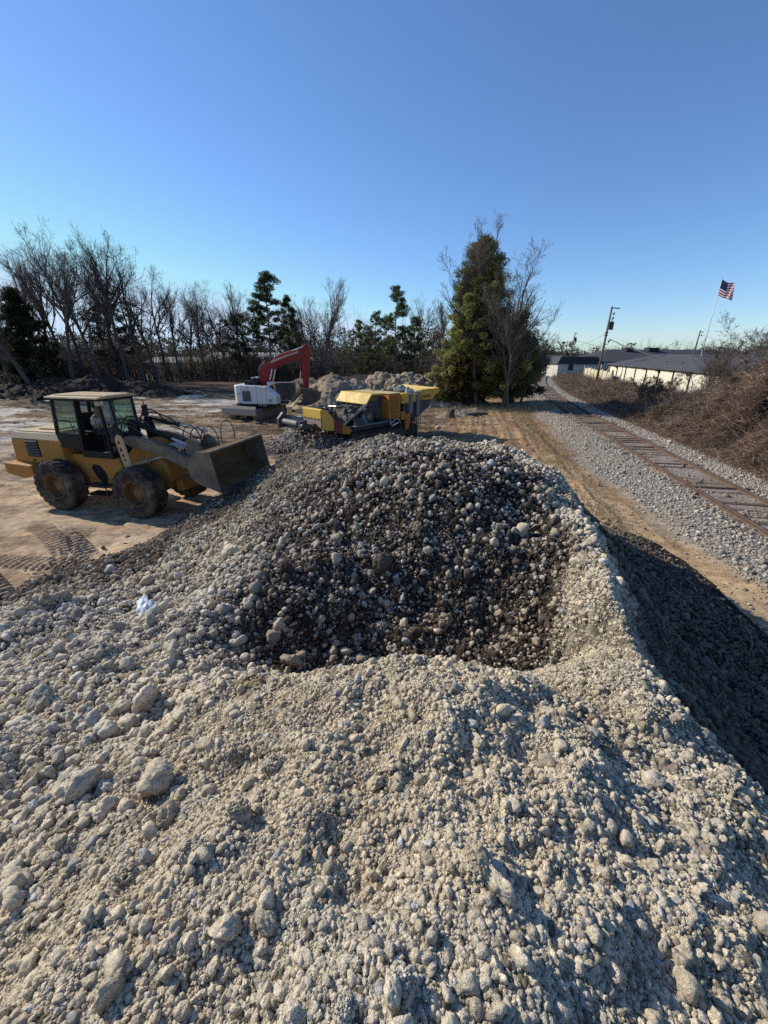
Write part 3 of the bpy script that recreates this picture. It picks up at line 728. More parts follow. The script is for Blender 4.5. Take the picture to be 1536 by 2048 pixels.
mb = MB(); mb.prism([(2.0, 1.985), (2.0, 2.005), (2.62, 1.93), (2.62, 1.91)], -.30, .12, 'y'); mb.build('guard_plate', paint('dusty_white_plate', (.5, .48, .43), .7), LD)
mb = MB(); gq = random.Random(9)
def hose(p0, p1, p2, p3, r=.018, n=14):
    P = [Vector(p) for p in (p0, p1, p2, p3)]; out = []
    for k in range(n+1):
        t = k/n; out.append(P[0]*(1-t)**3 + P[1]*3*t*(1-t)**2 + P[2]*3*t*t*(1-t) + P[3]*t**3)
    mb = MB(); mb.tube(out, r, 6); mb.build('hydraulic_hose', M_HOSE, LD, smooth=True)
hose((.62, -.55, 1.9), (.45, -.7, 2.75), (.95, -.6, 2.95), (1.15, -.28, 2.35), .024); hose((.62, -.62, 1.8), (.40, -.8, 2.7), (.95, -.7, 2.85), (1.25, -.3, 2.2), .022)
hose((.66, -.45, 1.9), (.55, -.5, 2.9), (1.2, -.4, 2.95), (1.5, -.22, 2.42), .022); hose((.78, .15, 2.3), (.75, .15, 3.0), (1.2, .25, 3.0), (1.35, .38, 2.62), .02)
hose((.80, .05, 2.3), (.85, .0, 2.95), (1.4, .1, 2.9), (1.75, .36, 2.56), .02); hose((.7, -.66, 2.0), (.62, -.8, 2.4), (.72, -.8, 1.5), (.9, -.62, 1.4), .02)
hose((2.35, -.1, 1.75), (2.3, -.15, 2.75), (2.95, -.1, 2.75), (2.95, -.05, 1.95), .018); hose((2.45, .05, 1.75), (2.45, .0, 2.70), (3.05, .1, 2.62), (3.0, .05, 1.9), .018)
hose((2.7, .2, 1.9), (2.7, .2, 2.65), (3.3, .3, 2.65), (3.3, .2, 1.85), .016)
hose((1.0, -.46, 2.1), (1.5, -.40, 2.25), (2.0, -.42, 1.95), (2.6, -.42, 1.9), .016); hose((.95, .0, 2.5), (1.6, .0, 2.7), (2.2, .1, 2.35), (2.8, .1, 2.1), .016)
hose((3.15, .55, 1.95), (3.1, .5, 2.85), (3.65, .6, 2.75), (3.55, .62, 2.05), .014)
# bucket
outer = [(4.20, 1.05), (3.62, 1.26), (3.43, 1.40), (3.37, 1.62), (3.44, 1.86), (3.68, 2.07), (4.02, 2.06)]
inner = [(3.99, 2.02), (3.70, 2.02), (3.49, 1.84), (3.43, 1.63), (3.48, 1.45), (3.65, 1.32), (4.21, 1.085)]
mb = MB(); mb.prism(outer + inner, -1.24, 1.24, 'y'); bk = mb.build('bucket', M_MUD, LD, bevel=.008)
mb = MB()
sp = [(4.235, 1.04), (3.62, 1.23), (3.405, 1.38), (3.34, 1.62), (3.415, 1.88), (3.67, 2.095), (4.05, 2.085), (4.10, 1.75)]
mb.prism(sp, -1.275, -1.24, 'y'); mb.build('side_plate', M_STEEL, bk, bevel=.006)
mb = MB(); mb.prism(sp, 1.24, 1.275, 'y'); mb.build('side_plate', M_STEEL, bk, bevel=.006)
mb = MB(); mb.prism([(4.10, 1.062), (4.12, 1.10), (4.34, 1.025), (4.34, 1.005)], -1.24, 1.24, 'y'); mb.build('cutting_edge', M_DARKST, bk, bevel=.004)
mb = MB(); mb.prism([(3.94, 2.06), (3.94, 2.11), (4.06, 2.11), (4.06, 2.06)], -1.27, 1.27, 'y'); mb.build('top_rail', M_STEEL, bk, bevel=.006)

# ------------------------------------------------------------------ operator in the cab
def skin_body(name, verts, edges, radii, mat, parent, root=0, sub=2):
    me = bpy.data.meshes.new(name); me.from_pydata(verts, edges, []); me.materials.append(mat)
    o = bpy.data.objects.new(name, me); COL.objects.link(o)
    if parent: o.parent = parent
    m = o.modifiers.new('s', 'SKIN'); m.use_smooth_shade = True; m.branch_smoothing = .4
    sv = me.skin_vertices[0].data
    for i, r in enumerate(radii):
        sv[i].radius = (r, r) if not isinstance(r, tuple) else r
    sv[root].use_root = True
    m2 = o.modifiers.new('u', 'SUBSURF'); m2.levels = sub; m2.render_levels = sub
    return o
_a = math.radians(-14); _org = Vector((-7.98, 12.0, 0)) + Vector((math.cos(_a), math.sin(_a), 0))*(-.56) + Vector((-math.sin(_a), math.cos(_a), 0))*(-.06)
PR = empty('person', (_org.x, _org.y, 2.14), _a, 'person in light grey shirt and dark cap sitting at the loader controls', 'person')
v = [(0,0,.06),(.01,0,.22),(.02,0,.38),(.03,0,.50),(.05,0,.60),(.075,0,.68),(.085,0,.78),(.075,0,.86)]
e = [(i, i+1) for i in range(7)]; r = [(.15,.13),(.14,.12),(.15,.115),(.14,.10),(.058,.058),(.075,.068),(.098,.08),(.06,.055)]
for sd in (-1, 1):
    b0 = len(v)
    v += [(.03, sd*.17, .47), (.10, sd*.23, .24), (.34, sd*.19, .30), (.42, sd*.18, .315)]
    e += [(3, b0), (b0, b0+1), (b0+1, b0+2), (b0+2, b0+3)]; r += [.058, .045, .032, (.036, .02)]
    for k in range(4):
        c0 = len(v); yy = sd*(.18-.030+.020*k)
        L_ = (.030, .036, .033, .026)[k]
        v += [(.455, yy, .325), (.455+L_, yy, .322), (.455+L_+.012, yy, .298)]; e += [(b0+3, c0), (c0, c0+1), (c0+1, c0+2)]; r += [.0085, .008, .007]
    c0 = len(v); v += [(.430, sd*.18-sd*.045, .325), (.462, sd*.18-sd*.055, .318)]; e += [(b0+2, c0), (c0, c0+1)]; r += [.010, .008]
    b0 = len(v)
    v += [(.06, sd*.09, .04), (.42, sd*.13, .08), (.50, sd*.13, -.28), (.60, sd*.13, -.32)]; e += [(0, b0), (b0, b0+1), (b0+1, b0+2), (b0+2, b0+3)]; r += [.095, .068, .045, .038]
skin_body('person_body', v, e, r, M_SKIN, PR)
v = [(0,0,.07),(.01,0,.22),(.02,0,.38),(.03,0,.49),(.05,0,.56)]; e = [(i, i+1) for i in range(4)]; r = [(.165,.145),(.155,.135),(.165,.13),(.155,.115),.066]
for sd in (-1, 1):
    b0 = len(v); v += [(.03, sd*.17, .475), (.085, sd*.225, .27)]; e += [(3, b0), (b0, b0+1)]; r += [.07, .058]
skin_body('shirt', v, e, r, cloth('grey_shirt', (.60, .56, .52)), PR)
v = [(0,0,.05)]; e = []; r = [(.165,.15)]
for sd in (-1, 1):
    b0 = len(v); v += [(.08, sd*.095, .045), (.42, sd*.13, .08), (.50, sd*.13, -.26)]; e += [(0, b0), (b0, b0+1), (b0+1, b0+2)]; r += [.10, .078, .06]
skin_body('trousers', v, e, r, cloth('dark_denim', (.04, .05, .08)), PR)
mb = MB(); Mx = Matrix.Translation((.075, 0, .815)) @ Matrix.Rotation(PI/2, 4, 'X')
mb.lathe([(.112, -.02), (.112, .02), (.100, .06), (.07, .088), (.001, .098)], 20, Matrix.Translation((.075, 0, .815)) @ Matrix.Rotation(PI/2, 4, 'X'))
mb.prism([(.10, -.075), (.20, -.07), (.235, 0), (.20, .07), (.10, .075)], .812, .822, 'z'); mb.build('cap', cloth('dark_cap', (.03, .03, .035)), PR, smooth=True)
M_FACE = paint('face', (.20, .11, .075), .7)
for sd in (-1, 1):
    mb = MB(); mb.tube([(.160, sd*.032, .782), (.172, sd*.032, .782)], .010, 8); mb.build('eye', M_BLK, PR, smooth=True)
    mb = MB(); mb.tube([(.07, sd*.088, .79), (.075, sd*.097, .75)], [.018, .010], 8); mb.build('ear', M_FACE, PR, smooth=True)
mb = MB(); mb.tube([(.170, 0, .775), (.192, 0, .748), (.168, 0, .742)], [.008, .013, .010], 8); mb.build('nose', M_FACE, PR, smooth=True)
mb = MB(); mb.tube([(.164, -.026, .722), (.172, 0, .720), (.164, .026, .722)], .006, 6); mb.build('mouth', M_FACE, PR, smooth=True)

# ------------------------------------------------------------------ lettering
def lettering(name, s, size, M, mat, parent):
    cu = bpy.data.curves.new('t', 'FONT'); cu.body = s; cu.size = size; cu.extrude = .003; cu.align_x = 'CENTER'; cu.align_y = 'CENTER'
    ob = bpy.data.objects.new('t', cu); COL.objects.link(ob)
    dg = bpy.context.evaluated_depsgraph_get(); dg.update()
    me = bpy.data.meshes.new_from_object(ob.evaluated_get(dg)); bpy.data.objects.remove(ob)
    me.materials.clear(); me.materials.append(mat); me.name = name
    o = bpy.data.objects.new(name, me); COL.objects.link(o); o.parent = parent; o.matrix_local = M
    return o
def face_M(loc, right, up):
    r = Vector(right).normalized(); u = Vector(up).normalized(); n = r.cross(u)
    return Matrix(((r.x, u.x, n.x, loc[0]), (r.y, u.y, n.y, loc[1]), (r.z, u.z, n.z, loc[2]), (0, 0, 0, 1)))

def crawler(parent, x0, x1, y0, y1, h, mat=M_DARKST, side=-1):
    """one crawler track: chain of grouser shoes round two sprockets, with a frame and rollers"""
    r = h/2; mb = MB(); L_ = x1-x0-2*r; per = 2*L_+2*PI*r; n = int(per/.17)
    def at_(s_):
        s_ %= per
        if s_ < L_: return (x0+r+s_, h, 0)
        s_ -= L_
        if s_ < PI*r: a = s_/r; return (x1-r+r*math.sin(a), r+r*math.cos(a), -a)
        s_ -= PI*r
        if s_ < L_: return (x1-r-s_, 0, PI)
        s_ -= L_; a = s_/r; return (x0+r-r*math.sin(a), r-r*math.cos(a), PI-a)
    for k in range(n):
        x, z, a = at_(k*per/n)
        M = Matrix.Translation((x, 0, z)) @ Matrix.Rotation(-a, 4, 'Y')
        mb.box(-.078, .078, y0, y1, -.05, -.018, M); mb.box(-.075, -.045, y0, y1, -.018, .0, M)
    t = mb.build('crawler_track', mat, parent)
    mb = MB(); ym = (y0+y1)/2
    mb.box(x0+r, x1-r, ym-.12, ym+.12, r*.55, h-.12)
    for x in (x0+r, x1-r): mb.tube([(x, ym-.16, r), (x, ym+.16, r)], r-.07, 20)
    for k in range(6):
        x = x0+r+.25+(L_-.5)*k/5; mb.tube([(x, ym-.17, .17), (x, ym+.17, .17)], .10, 12)
    mb.build('track_frame', mat, t, bevel=.01)
    return t

# ------------------------------------------------------------------ excavator
M_DUST = paint('dusty_track_steel', (.16, .13, .10), .8, (.32, .25, .17), .8, 3)
EX = empty('excavator', (-9.2, 29.6, 0), math.radians(-6), 'white compact-tail excavator with red boom reaching down beside a dirt heap', 'excavator')
UC = math.radians(-104)
mbM = Matrix.Rotation(UC, 4, 'Z')
und = bpy.data.objects.new('undercarriage', None); COL.objects.link(und); und.parent = EX; und.rotation_euler = (0, 0, UC)
crawler(und, -1.9, 1.5, .75, 1.30, .82, M_DUST); crawler(und, -1.9, 1.5, -1.30, -.75, .82, M_DUST)
mb = MB(); mb.box(-1.0, .8, -.75, .75, .45, .75); mb.tube([(0, 0, .75), (0, 0, 1.02)], .55, 20); mb.box(.8, 2.0, -.62, -.48, .5, .68); mb.box(.8, 2.0, .48, .62, .5, .68)
mb.build('car_body', M_DARKST, und, bevel=.01)
mb = MB(); mb.prism([(2.02, .46), (2.10, .62), (2.10, .90), (2.02, 1.06), (1.96, 1.06), (2.03, .88), (2.03, .62), (1.96, .46)], -1.30, 1.48, 'y')
for y in (-.55, .55): mb.box(1.85, 2.03, y-.06, y+.06, .5, .9)
mb.build('dozer_blade', paint('grey_dusty_blade', (.36, .32, .27), .7, (.40, .31, .2), .7, 3), und, bevel=.008)
# upper structure
mb = MB()
prof = [(-1.12, -.55), (-.98, -1.0), (-.55, -1.27), (2.02, -1.27), (2.02, -.45), (.8, -.40), (.8, .4), (2.0, .4), (2.0, 1.27), (-.55, 1.27), (-.98, 1.0), (-1.12, .55)]
mb.prism(prof, 1.00, 1.14, 'z'); mb.build('deck', M_BLK, EX, bevel=.02)
mb = MB(); mb.prism([(-1.12, -.60), (-1.0, -1.0), (-.80, -1.18), (-.45, -1.26), (-.45, 1.26), (-.80, 1.18), (-1.0, 1.0), (-1.12, .60)], 1.16, 2.36, 'z')
cw = mb.build('counterweight', M_WHITE, EX, bevel=.06, seg=3)
mb = MB(); mb.prism([(-.44, 1.14), (-.44, 2.36), (.64, 2.33), (.64, 1.14)], -1.27, -.42, 'y'); mb.prism([(-.44, 1.14), (-.44, 2.36), (.40, 2.33), (.40, 1.14)], -.42, 1.25, 'y'); mb.build('engine_cover', M_WHITE, EX, bevel=.03)
mb = MB(); mb.prism([(.66, 1.14), (.66, 2.32), (1.28, 2.26), (1.98, 1.72), (2.02, 1.60), (2.02, 1.14)], -1.262, -.46, 'y'); mb.build('side_cover', M_WHITE, EX, bevel=.03)
mb = MB()
for k in range(5): z = 1.34+k*.135; mb.prism([(-1.274, z), (-1.30, z+.012), (-1.274, z+.07)], -.34, .22, 'x')
mb.box(-.36, .24, -1.2735, -1.26, 1.30, 2.0); mb.build('vent_grille', paint('vent', (.10, .10, .10), .7), EX)
mb = MB(); mb.box(1.315, 1.33, -1.268, -1.25, 1.18, 2.2); mb.build('panel_seam', M_BLK, EX); mb = MB(); mb.box(-.45, .64, -1.2745, -1.25, 2.06, 2.075); mb.build('panel_seam', M_BLK, EX)
mb = MB(); mb.box(-.35, .55, -.75, .15, 2.36, 2.56); mb.box(-.2, .5, -.1, .7, 2.36, 2.72); mb.tube([(.35, -.6, 2.5), (.35, -.6, 2.86)], .06, 10); mb.box(-.45, .1, -.65, .05, 2.56, 2.62); mb.build('engine_hood', M_BLK, EX, bevel=.03)
# cab on the far side
mb = MB(); mb.prism([(-.30, 1.14), (-.34, 2.70), (.70, 2.74), (.98, 2.2), (1.0, 1.14)], .45, 1.24, 'y'); cb = mb.build('cab', M_BLK, EX, bevel=.05)
mb = MB(); mb.prism([(-.36, 2.71), (-.34, 2.78), (.70, 2.82), (.76, 2.75)], .42, 1.27, 'y'); mb.build('cab_roof', M_WHITE, cb, bevel=.02)
mb = MB(); mb.prism([(-.2, 1.9), (-.22, 2.6), (.62, 2.64), (.88, 2.2), (.88, 1.9)], .435, .445, 'y'); mb.build('cab_window', M_GLASSD, cb)
M_INK = paint('black_lettering', (.02, .02, .022), .5, (.2, .18, .15), .3); M_INKW = paint('white_lettering', (.75, .75, .73), .5, (.3, .27, .2), .3)
lettering('lettering', '145 X4', .20, face_M((.98, -1.275, 1.07), (1, 0, 0), (0, 0, 1)), M_INKW, EX)
lettering('lettering', 'LBX', .13, face_M((.06, -1.276, 2.17), (1, 0, 0), (0, 0, 1)), M_INK, EX)
lettering('lettering', 'Link-Belt', .095, face_M((-.632, -1.232, 1.80), (.35, -.08, 0), (0, 0, 1)), M_INK, EX)
mb = MB(); mb.prism([(1.58, 1.26), (1.71, 1.39), (1.58, 1.52), (1.45, 1.39)], -1.268, -1.263, 'y'); mb.build('warning_sign', paint('grey_sign', (.22, .22, .22), .6), EX)
# boom, stick, bucket
def slab(profs, y0, y1, name, mat, parent, bev=.03):
    mb = MB(); mb.prism(profs, y0, y1, 'y'); return mb.build(name, mat, parent, bevel=bev)
boom = slab([(.78, 1.55), (.52, 2.9), (.60, 3.30), (.86, 3.58), (1.75, 4.06), (2.6, 4.40), (3.55, 4.66), (3.82, 4.70), (3.95, 4.50), (3.85, 4.22), (3.55, 4.05), (2.65, 3.78), (1.95, 3.55), (1.45, 3.28), (1.28, 2.95), (1.12, 2.35), (1.15, 1.55)], -.21, .21, 'boom', M_RED, EX, .04)
def cyl2(parent, a, b_, r, frac, mat):
    a, b_ = Vector(a), Vector(b_); m = a.lerp(b_, frac); mb = MB(); mb.tube([a, m], r, 12); c_ = mb.build('hydraulic_cylinder', mat, parent, bevel=.006)
    mb = MB(); mb.tube([m, b_], r*.55, 10); mb.build('rod', M_CHROME, c_); return c_
cyl2(EX, (1.28, -.34, 2.42), (1.58, -.34, 3.38), .085, .25, M_RED); cyl2(EX, (1.28, .34, 2.42), (1.58, .34, 3.38), .085, .25, M_RED)
mb = MB(); mb.tube([(1.28, -.42, 2.42), (1.28, .42, 2.42)], .15, 16); mb.build('pivot_pin', M_WHITE, EX)
cyl2(EX, (1.75, 0, 4.12), (4.02, 0, 4.88), .09, .52, M_RED)
slab([(3.80, 4.86), (4.08, 4.98), (4.22, 4.80), (4.16, 4.2), (4.05, 3.2), (3.92, 2.2), (3.80, 2.02), (3.66, 2.10), (3.60, 3.0), (3.66, 4.0), (3.74, 4.45)], -.19, .19, 'stick', M_RED, EX, .035)
cyl2(EX, (3.62, 0, 4.20), (3.36, 0, 2.42), .08, .55, M_RED)
mb = MB(); mb.bar((3.36, -.12, 2.42), (3.78, -.12, 2.05), .05, .09); mb.bar((3.36, .12, 2.42), (3.78, .12, 2.05), .05, .09); mb.bar((3.36, 0, 2.42), (3.48, 0, 1.95), .22, .08); mb.build('bucket_link', M_DARKST, EX, bevel=.01)
mb = MB(); sh = [(3.62, 2.12), (4.02, 2.12), (4.40, 1.98), (4.66, 1.70), (4.62, 1.38), (4.30, 1.10), (3.80, .98), (3.35, 1.02), (3.36, 1.08), (3.80, 1.05), (4.26, 1.16), (4.54, 1.42), (4.57, 1.68), (4.34, 1.90), (4.0, 2.02), (3.62, 2.02)]
mb.prism(sh, -.55, .55, 'y'); bkt = mb.build('bucket', M_RUST, EX, bevel=.008)
for s_ in (-.57, .55):
    mb = MB(); mb.prism([(3.60, 2.13), (4.02, 2.13), (4.42, 1.99), (4.68, 1.70), (4.63, 1.36), (4.30, 1.08), (3.80, .96), (3.40, 1.01), (3.66, 1.5)], s_, s_+.02, 'y'); mb.build('side_plate', M_DARKST, bkt)
for k in range(5):
    y = -.50+.25*k; mb = MB(); mb.prism([(3.40, .985), (3.40, 1.09), (3.05, 1.10), (3.05, 1.07)], y-.045, y+.045, 'y'); mb.build('tooth', M_STEEL, bkt)
# thumb
for k, y in enumerate((-.32, -.10, .12, .34)):
    mb = MB(); mb.prism([(3.62, 2.1), (3.50, 2.16), (3.15, 1.80), (2.82, 1.52), (2.68, 1.28), (2.74, 1.14), (2.86, 1.30), (2.98, 1.42), (3.30, 1.66)], y-.03, y+.03, 'y'); mb.build('thumb_tine', M_STEEL, EX, bevel=.008)
mb = MB()
def hose2(p0, p1, p2, p3, r=.022, n=12, par=None):
    mb = MB() if par else globals()['mb']
    P = [Vector(p) for p in (p0, p1, p2, p3)]
    mb.tube([P[0]*(1-t)**3 + P[1]*3*t*(1-t)**2 + P[2]*3*t*t*(1-t) + P[3]*t**3 for t in [k/n for k in range(n+1)]], r, 6)
    if par: mb.build('hydraulic_hose', M_HOSE, par, smooth=True)
hose2((.75, -.3, 2.2), (.2, -.3, 3.2), (.7, -.28, 3.7), (1.3, -.27, 3.85), par=EX); hose2((.72, -.2, 2.2), (.15, -.2, 3.3), (.7, -.2, 3.8), (1.4, -.26, 4.0), par=EX); hose2((.70, -.1, 2.2), (.2, -.1, 3.4), (.8, -.1, 3.8), (1.6, -.1, 4.1), par=EX)
hose2((3.3, -.27, 4.5), (3.9, -.3, 5.0), (4.0, -.25, 4.6), (3.66, -.12, 4.1), par=EX); hose2((2.02, -1.1, 2.4), (2.1, -1.1, 2.4), (2.12, -1.1, 1.6), (2.06, -1.1, 1.2), .012, par=EX)
mb = MB(); mb.tube([(1.5, -.26, 3.83), (2.6, -.26, 4.24), (3.5, -.26, 4.5)], .02, 6); mb.tube([(1.5, -.26, 3.76), (2.6, -.26, 4.17), (3.5, -.26, 4.43)], .02, 6); mb.build('pipe', M_CHROME, boom)

# ------------------------------------------------------------------ crusher
M_CY = paint('sunny_yellow', (.70, .44, .045), .5, (.50, .40, .24), .45, 2.0)
M_CT = paint('dusty_yellow_top', (.62, .47, .20), .65, (.58, .50, .38), .6, 2.0)
M_OR = paint('orange_paint', (.52, .19, .018), .5, (.33, .20, .10), .4, 2.2)
M_NAVY = paint('navy_steel', (.035, .042, .062), .5, (.17, .145, .11), .5, 3)
M_GREY = paint('grey_plate', (.20, .20, .20), .6, (.34, .30, .24), .6, 3)
CR = empty('rock_crusher', (.26, 21.0, 0), math.radians(45), 'tracked rock crusher with yellow hood and orange louvred engine box', 'crusher')
crawler(CR, -2.6, 2.35, .02, .46, .78, M_DARKST); crawler(CR, -2.6, 2.35, 2.0, 2.44, .78, M_DARKST)
mb = MB(); mb.box(-2.7, 2.45, .30, .62, .80, 1.06); mb.box(-2.7, 2.45, 1.85, 2.2, .80, 1.06); mb.box(-1.9, -1.6, .6, 1.9, .6, 1.0); mb.box(1.2, 1.5, .6, 1.9, .6, 1.0); mb.box(-.2, .95, .05, 2.4, 1.06, 1.2); mb.box(-2.6, 1.2, .7, 1.8, .5, .8)
mb.build('chassis', M_NAVY, CR, bevel=.015)
mb = MB(); mb.box(.0, .85, .0, 2.60, 1.22, 2.46); eb = mb.build('engine_box', M_OR, CR, bevel=.02)
mb = MB(); mb.box(-.03, .89, -.03, 2.64, 2.46, 2.50); mb.box(.3, .42, 1.5, 1.62, 2.50, 2.56); mb.build('box_top', M_CT, eb, bevel=.01)
mb = MB()
for k in range(6):
    z = 1.30+k*.187; mb.box(.12, .72, -.012, -.002, z, z+.145)
mb.build('louvre_recess', paint('louvre_shadow', (.16, .06, .02), .7), eb)
mb = MB()
for k in range(6):
    z = 1.30+k*.187
    for j in range(4): zz = z+.01+j*.034; mb.prism([(-.013, zz), (-.032, zz+.006), (-.013, zz+.026)], .13, .71, 'x')
mb.build('louvre', M_OR, eb)
lettering('lettering', 'Go', .26, face_M((-.004, .34, 2.24), (0, -1, 0), (0, 0, 1)), M_INK, eb)
lettering('lettering', 'a(', .26, face_M((-.004, .20, 1.93), (0, -1, 0), (0, 0, 1)), M_INK, eb)
# sloping yellow hood in front of the box
mb = MB(); mb.prism([(-.04, 2.47), (-.75, 2.50), (-1.16, 2.02), (-1.12, 1.96), (-.74, 2.40), (-.04, 2.40)], .48, 2.90, 'y'); hd = mb.build('hood', M_CY, CR, bevel=.015)
for yy in (.50, 2.84):
    mb = MB(); mb.prism([(-.05, 1.20), (-.05, 2.395), (-.745, 2.395), (-1.10, 1.95), (-.80, 1.72), (-.55, 1.62), (-.45, 1.2)], yy, yy+.04, 'y'); mb.build('hood_side', M_NAVY, CR, bevel=.006)
mb = MB(); mb.prism([(-.9, 2.15), (-.75, 2.34), (-.35, 2.35), (-.35, 2.15)], .48, .498, 'y'); mb.build('hood_window', paint('dark_yellow_panel', (.16, .11, .03), .6), hd)
# crushing chamber and clutter under the hood
gq = random.Random(21)
mb = MB(); mb.prism([(-2.3, 1.06), (-2.2, 1.6), (-1.6, 1.92), (-.9, 1.85), (-.3, 1.85), (-.2, 1.06)], .75, 2.35, 'y'); mb.tube([(-1.0, .48, 1.42), (-1.0, .72, 1.42)], .42, 24); mb.tube([(-1.75, .60, 1.35), (-1.75, .75, 1.35)], .25, 20)
mb.build('crushing_chamber', M_DARKST, CR, bevel=.02)
mb = MB(); mb.tube([(-1.0, .42, 1.42), (-1.0, .50, 1.42)], .16, 16); mb.prism([(-1.55, 1.5), (-1.35, 1.55), (-1.1, 1.05), (-.75, .92), (-.9, .82), (-1.25, .95)], .40, .46, 'y'); mb.build('drive_guard', M_GREY, CR, bevel=.01)
for k in range(26):
    x = gq.uniform(-2.6, -.5); y = gq.uniform(.55, 2.6); z = gq.uniform(1.3, 1.95); s1, s2, s3 = (gq.uniform(.05, .2) for _ in range(3)); mb = MB()
    if gq.random() < .5: mb.box(x-s1, x+s1, y-s2, y+s2, z-s3*.6, z+s3*.6)
    else: mb.tube([(x, y-s2, z), (x+gq.uniform(-.2, .2), y+s2, z+gq.uniform(-.1, .1))], s3*.5, 10)
    mb.build('engine_part', (M_DARKST, M_GREY, M_NAVY)[k % 3], CR, bevel=.008)
mb = MB()
for k in range(9):
    x = gq.uniform(-2.5, -.6); y = gq.uniform(.55, 2.2)
    hose2((x, y, 1.9), (x+gq.uniform(-.5, .2), y-.3, 2.2), (x-.4, y-.2, 1.5), (x-.5+gq.uniform(-.2, .4), y-.1, 1.1), .022, par=CR)
mb = MB(); mb.tube([(-.9, .95, 1.80), (-2.0, 2.4, 1.82)], .05, 8); mb.build('cross_tube', M_CHROME, CR, smooth=True)
for y in (.30, .42, 2.55):
    mb = MB(); mb.tube([(-1.25, y, 2.02), (-2.35, y-.1, 1.50)], .05, 10); st = mb.build('strut', M_GREY, CR, smooth=True)
    mb = MB(); mb.tube([(-2.35, y-.1, 1.50), (-3.55, y-.25, .92)], .032, 8); mb.build('rod', M_DARKST if y > .35 else M_GREY, st, smooth=True)
# near side pipes below the box
mb = MB(); hose2((.25, -.02, .98), (.35, -.05, 1.3), (.75, -.05, 1.25), (.85, -.02, .85), .035); mb.tube([(.1, -.02, .75), (.1, -.02, 1.18)], .03, 8); mb.tube([(.2, -.03, .85), (.65, -.03, .98)], .06, 10); mb.build('pipework', M_CHROME, CR, smooth=True)
# feed hopper end
mb = MB(); mb.box(.95, 1.52, .0, 2.5, 1.92, 2.42); pn = mb.build('feeder_side', M_CY, CR, bevel=.02)
lettering('lettering', 'U', .24, face_M((1.05, -.004, 2.12), (1, 0, 0), (0, 0, 1)), M_INK, pn)
mb = MB(); mb.box(1.54, 1.80, -.05, 2.5, 1.35, 2.40); mb.box(2.10, 2.30, -.08, -.05, 1.2, 2.45); mb.tube([(2.45, -.06, .7), (2.45, -.06, 2.5)], .025, 6); mb.tube([(2.30, -.06, .7), (2.30, -.06, 2.5)], .025, 6); mb.tube([(1.8, -.06, 2.43), (2.45, -.06, 2.43)], .025, 6)
mb.build('access_frame', M_GREY, CR, bevel=.008)
mb = MB(); mb.box(1.82, 2.10, .0, 2.5, 1.95, 2.38); mb.build('feeder_panel', M_CY, CR, bevel=.01)
mb = MB(); mb.prism([(1.2, 1.06), (1.2, 1.9), (3.5, 1.98), (3.5, 1.60), (2.4, 1.06)], .12, 2.38, 'y'); mb.build('feeder', M_NAVY, CR, bevel=.02)
t_ = .03
for (a, b_, c_, d_) in (((2.32, .06, 1.98), (3.62, .06, 1.98), (3.92, -.16, 2.56), (2.32, -.16, 2.56)), ((3.62, 2.44, 1.98), (2.32, 2.44, 1.98), (2.32, 2.70, 2.62), (3.92, 2.70, 2.62)), ((3.62, .06, 1.98), (3.62, 2.44, 1.98), (3.92, 2.70, 2.62), (3.92, -.16, 2.56))):
    A_, B_, C_, D_ = map(Vector, (a, b_, c_, d_)); nn = (B_-A_).cross(D_-A_).normalized()*t_
    mb = MB(); mb.add([A_, B_, C_, D_, A_-nn, B_-nn, C_-nn, D_-nn], [(0, 1, 2, 3), (7, 6, 5, 4), (0, 4, 5, 1), (1, 5, 6, 2), (2, 6, 7, 3), (3, 7, 4, 0)])
    mb.build('hopper_wall', M_CY, CR)
mb = MB(); mb.box(2.62, 3.3, -.045, .0, 2.12, 2.24); mb.build('warning_plate', paint('brown_plate', (.20, .10, .03), .6), CR)
pt = empty('hopper_load'); bpy.data.objects.remove(pt)
PPh = []; gg = np.random.default_rng(3)
ph = np.stack([gg.uniform(1.5, 3.5, 260), gg.uniform(.2, 2.4, 260), np.zeros(260)], 1); ph[:, 2] = 2.22 + .42*np.exp(-((ph[:, 0]-1.9)/.7)**2-((ph[:, 1]-1.2)/.9)**2) + gg.uniform(-.03, .05, 260)
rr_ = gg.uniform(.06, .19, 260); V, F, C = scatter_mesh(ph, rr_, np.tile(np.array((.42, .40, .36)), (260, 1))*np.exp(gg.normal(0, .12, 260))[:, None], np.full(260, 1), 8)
ca, sa = math.cos(PI/4), math.sin(PI/4); V = np.stack([.26+V[:, 0]*ca-V[:, 1]*sa, 21+V[:, 0]*sa+V[:, 1]*ca, V[:, 2]], 1)
tag(np_mesh('concrete_chunks', V, F, r_mat, smooth=True, col=C), 'grey broken concrete lying in the yellow crusher hopper', 'rubble', kind='stuff')
mb = MB(); mb.prism([(.90, 1.08), (.90, 1.52), (1.22, 1.50), (1.25, 1.08)], -.03, .10, 'y'); mb.prism([(1.26, .52), (1.24, 1.00), (1.30, 1.36), (1.62, 1.40), (1.58, .95), (1.50, .55)], -.05, .08, 'y'); mb.build('bracket', M_OR, CR, bevel=.01)
mb = MB()
for x in (1.72, 2.10): mb.bar((x, -.1, .35), (x+.1, -.02, 1.5), .04, .04)
for k in range(5): mb.bar((1.74+.02*k, -.09+.015*k, .45+.24*k), (2.12+.02*k, -.09+.015*k, .45+.24*k), .03, .03)
mb.build('ladder', M_NAVY, CR)
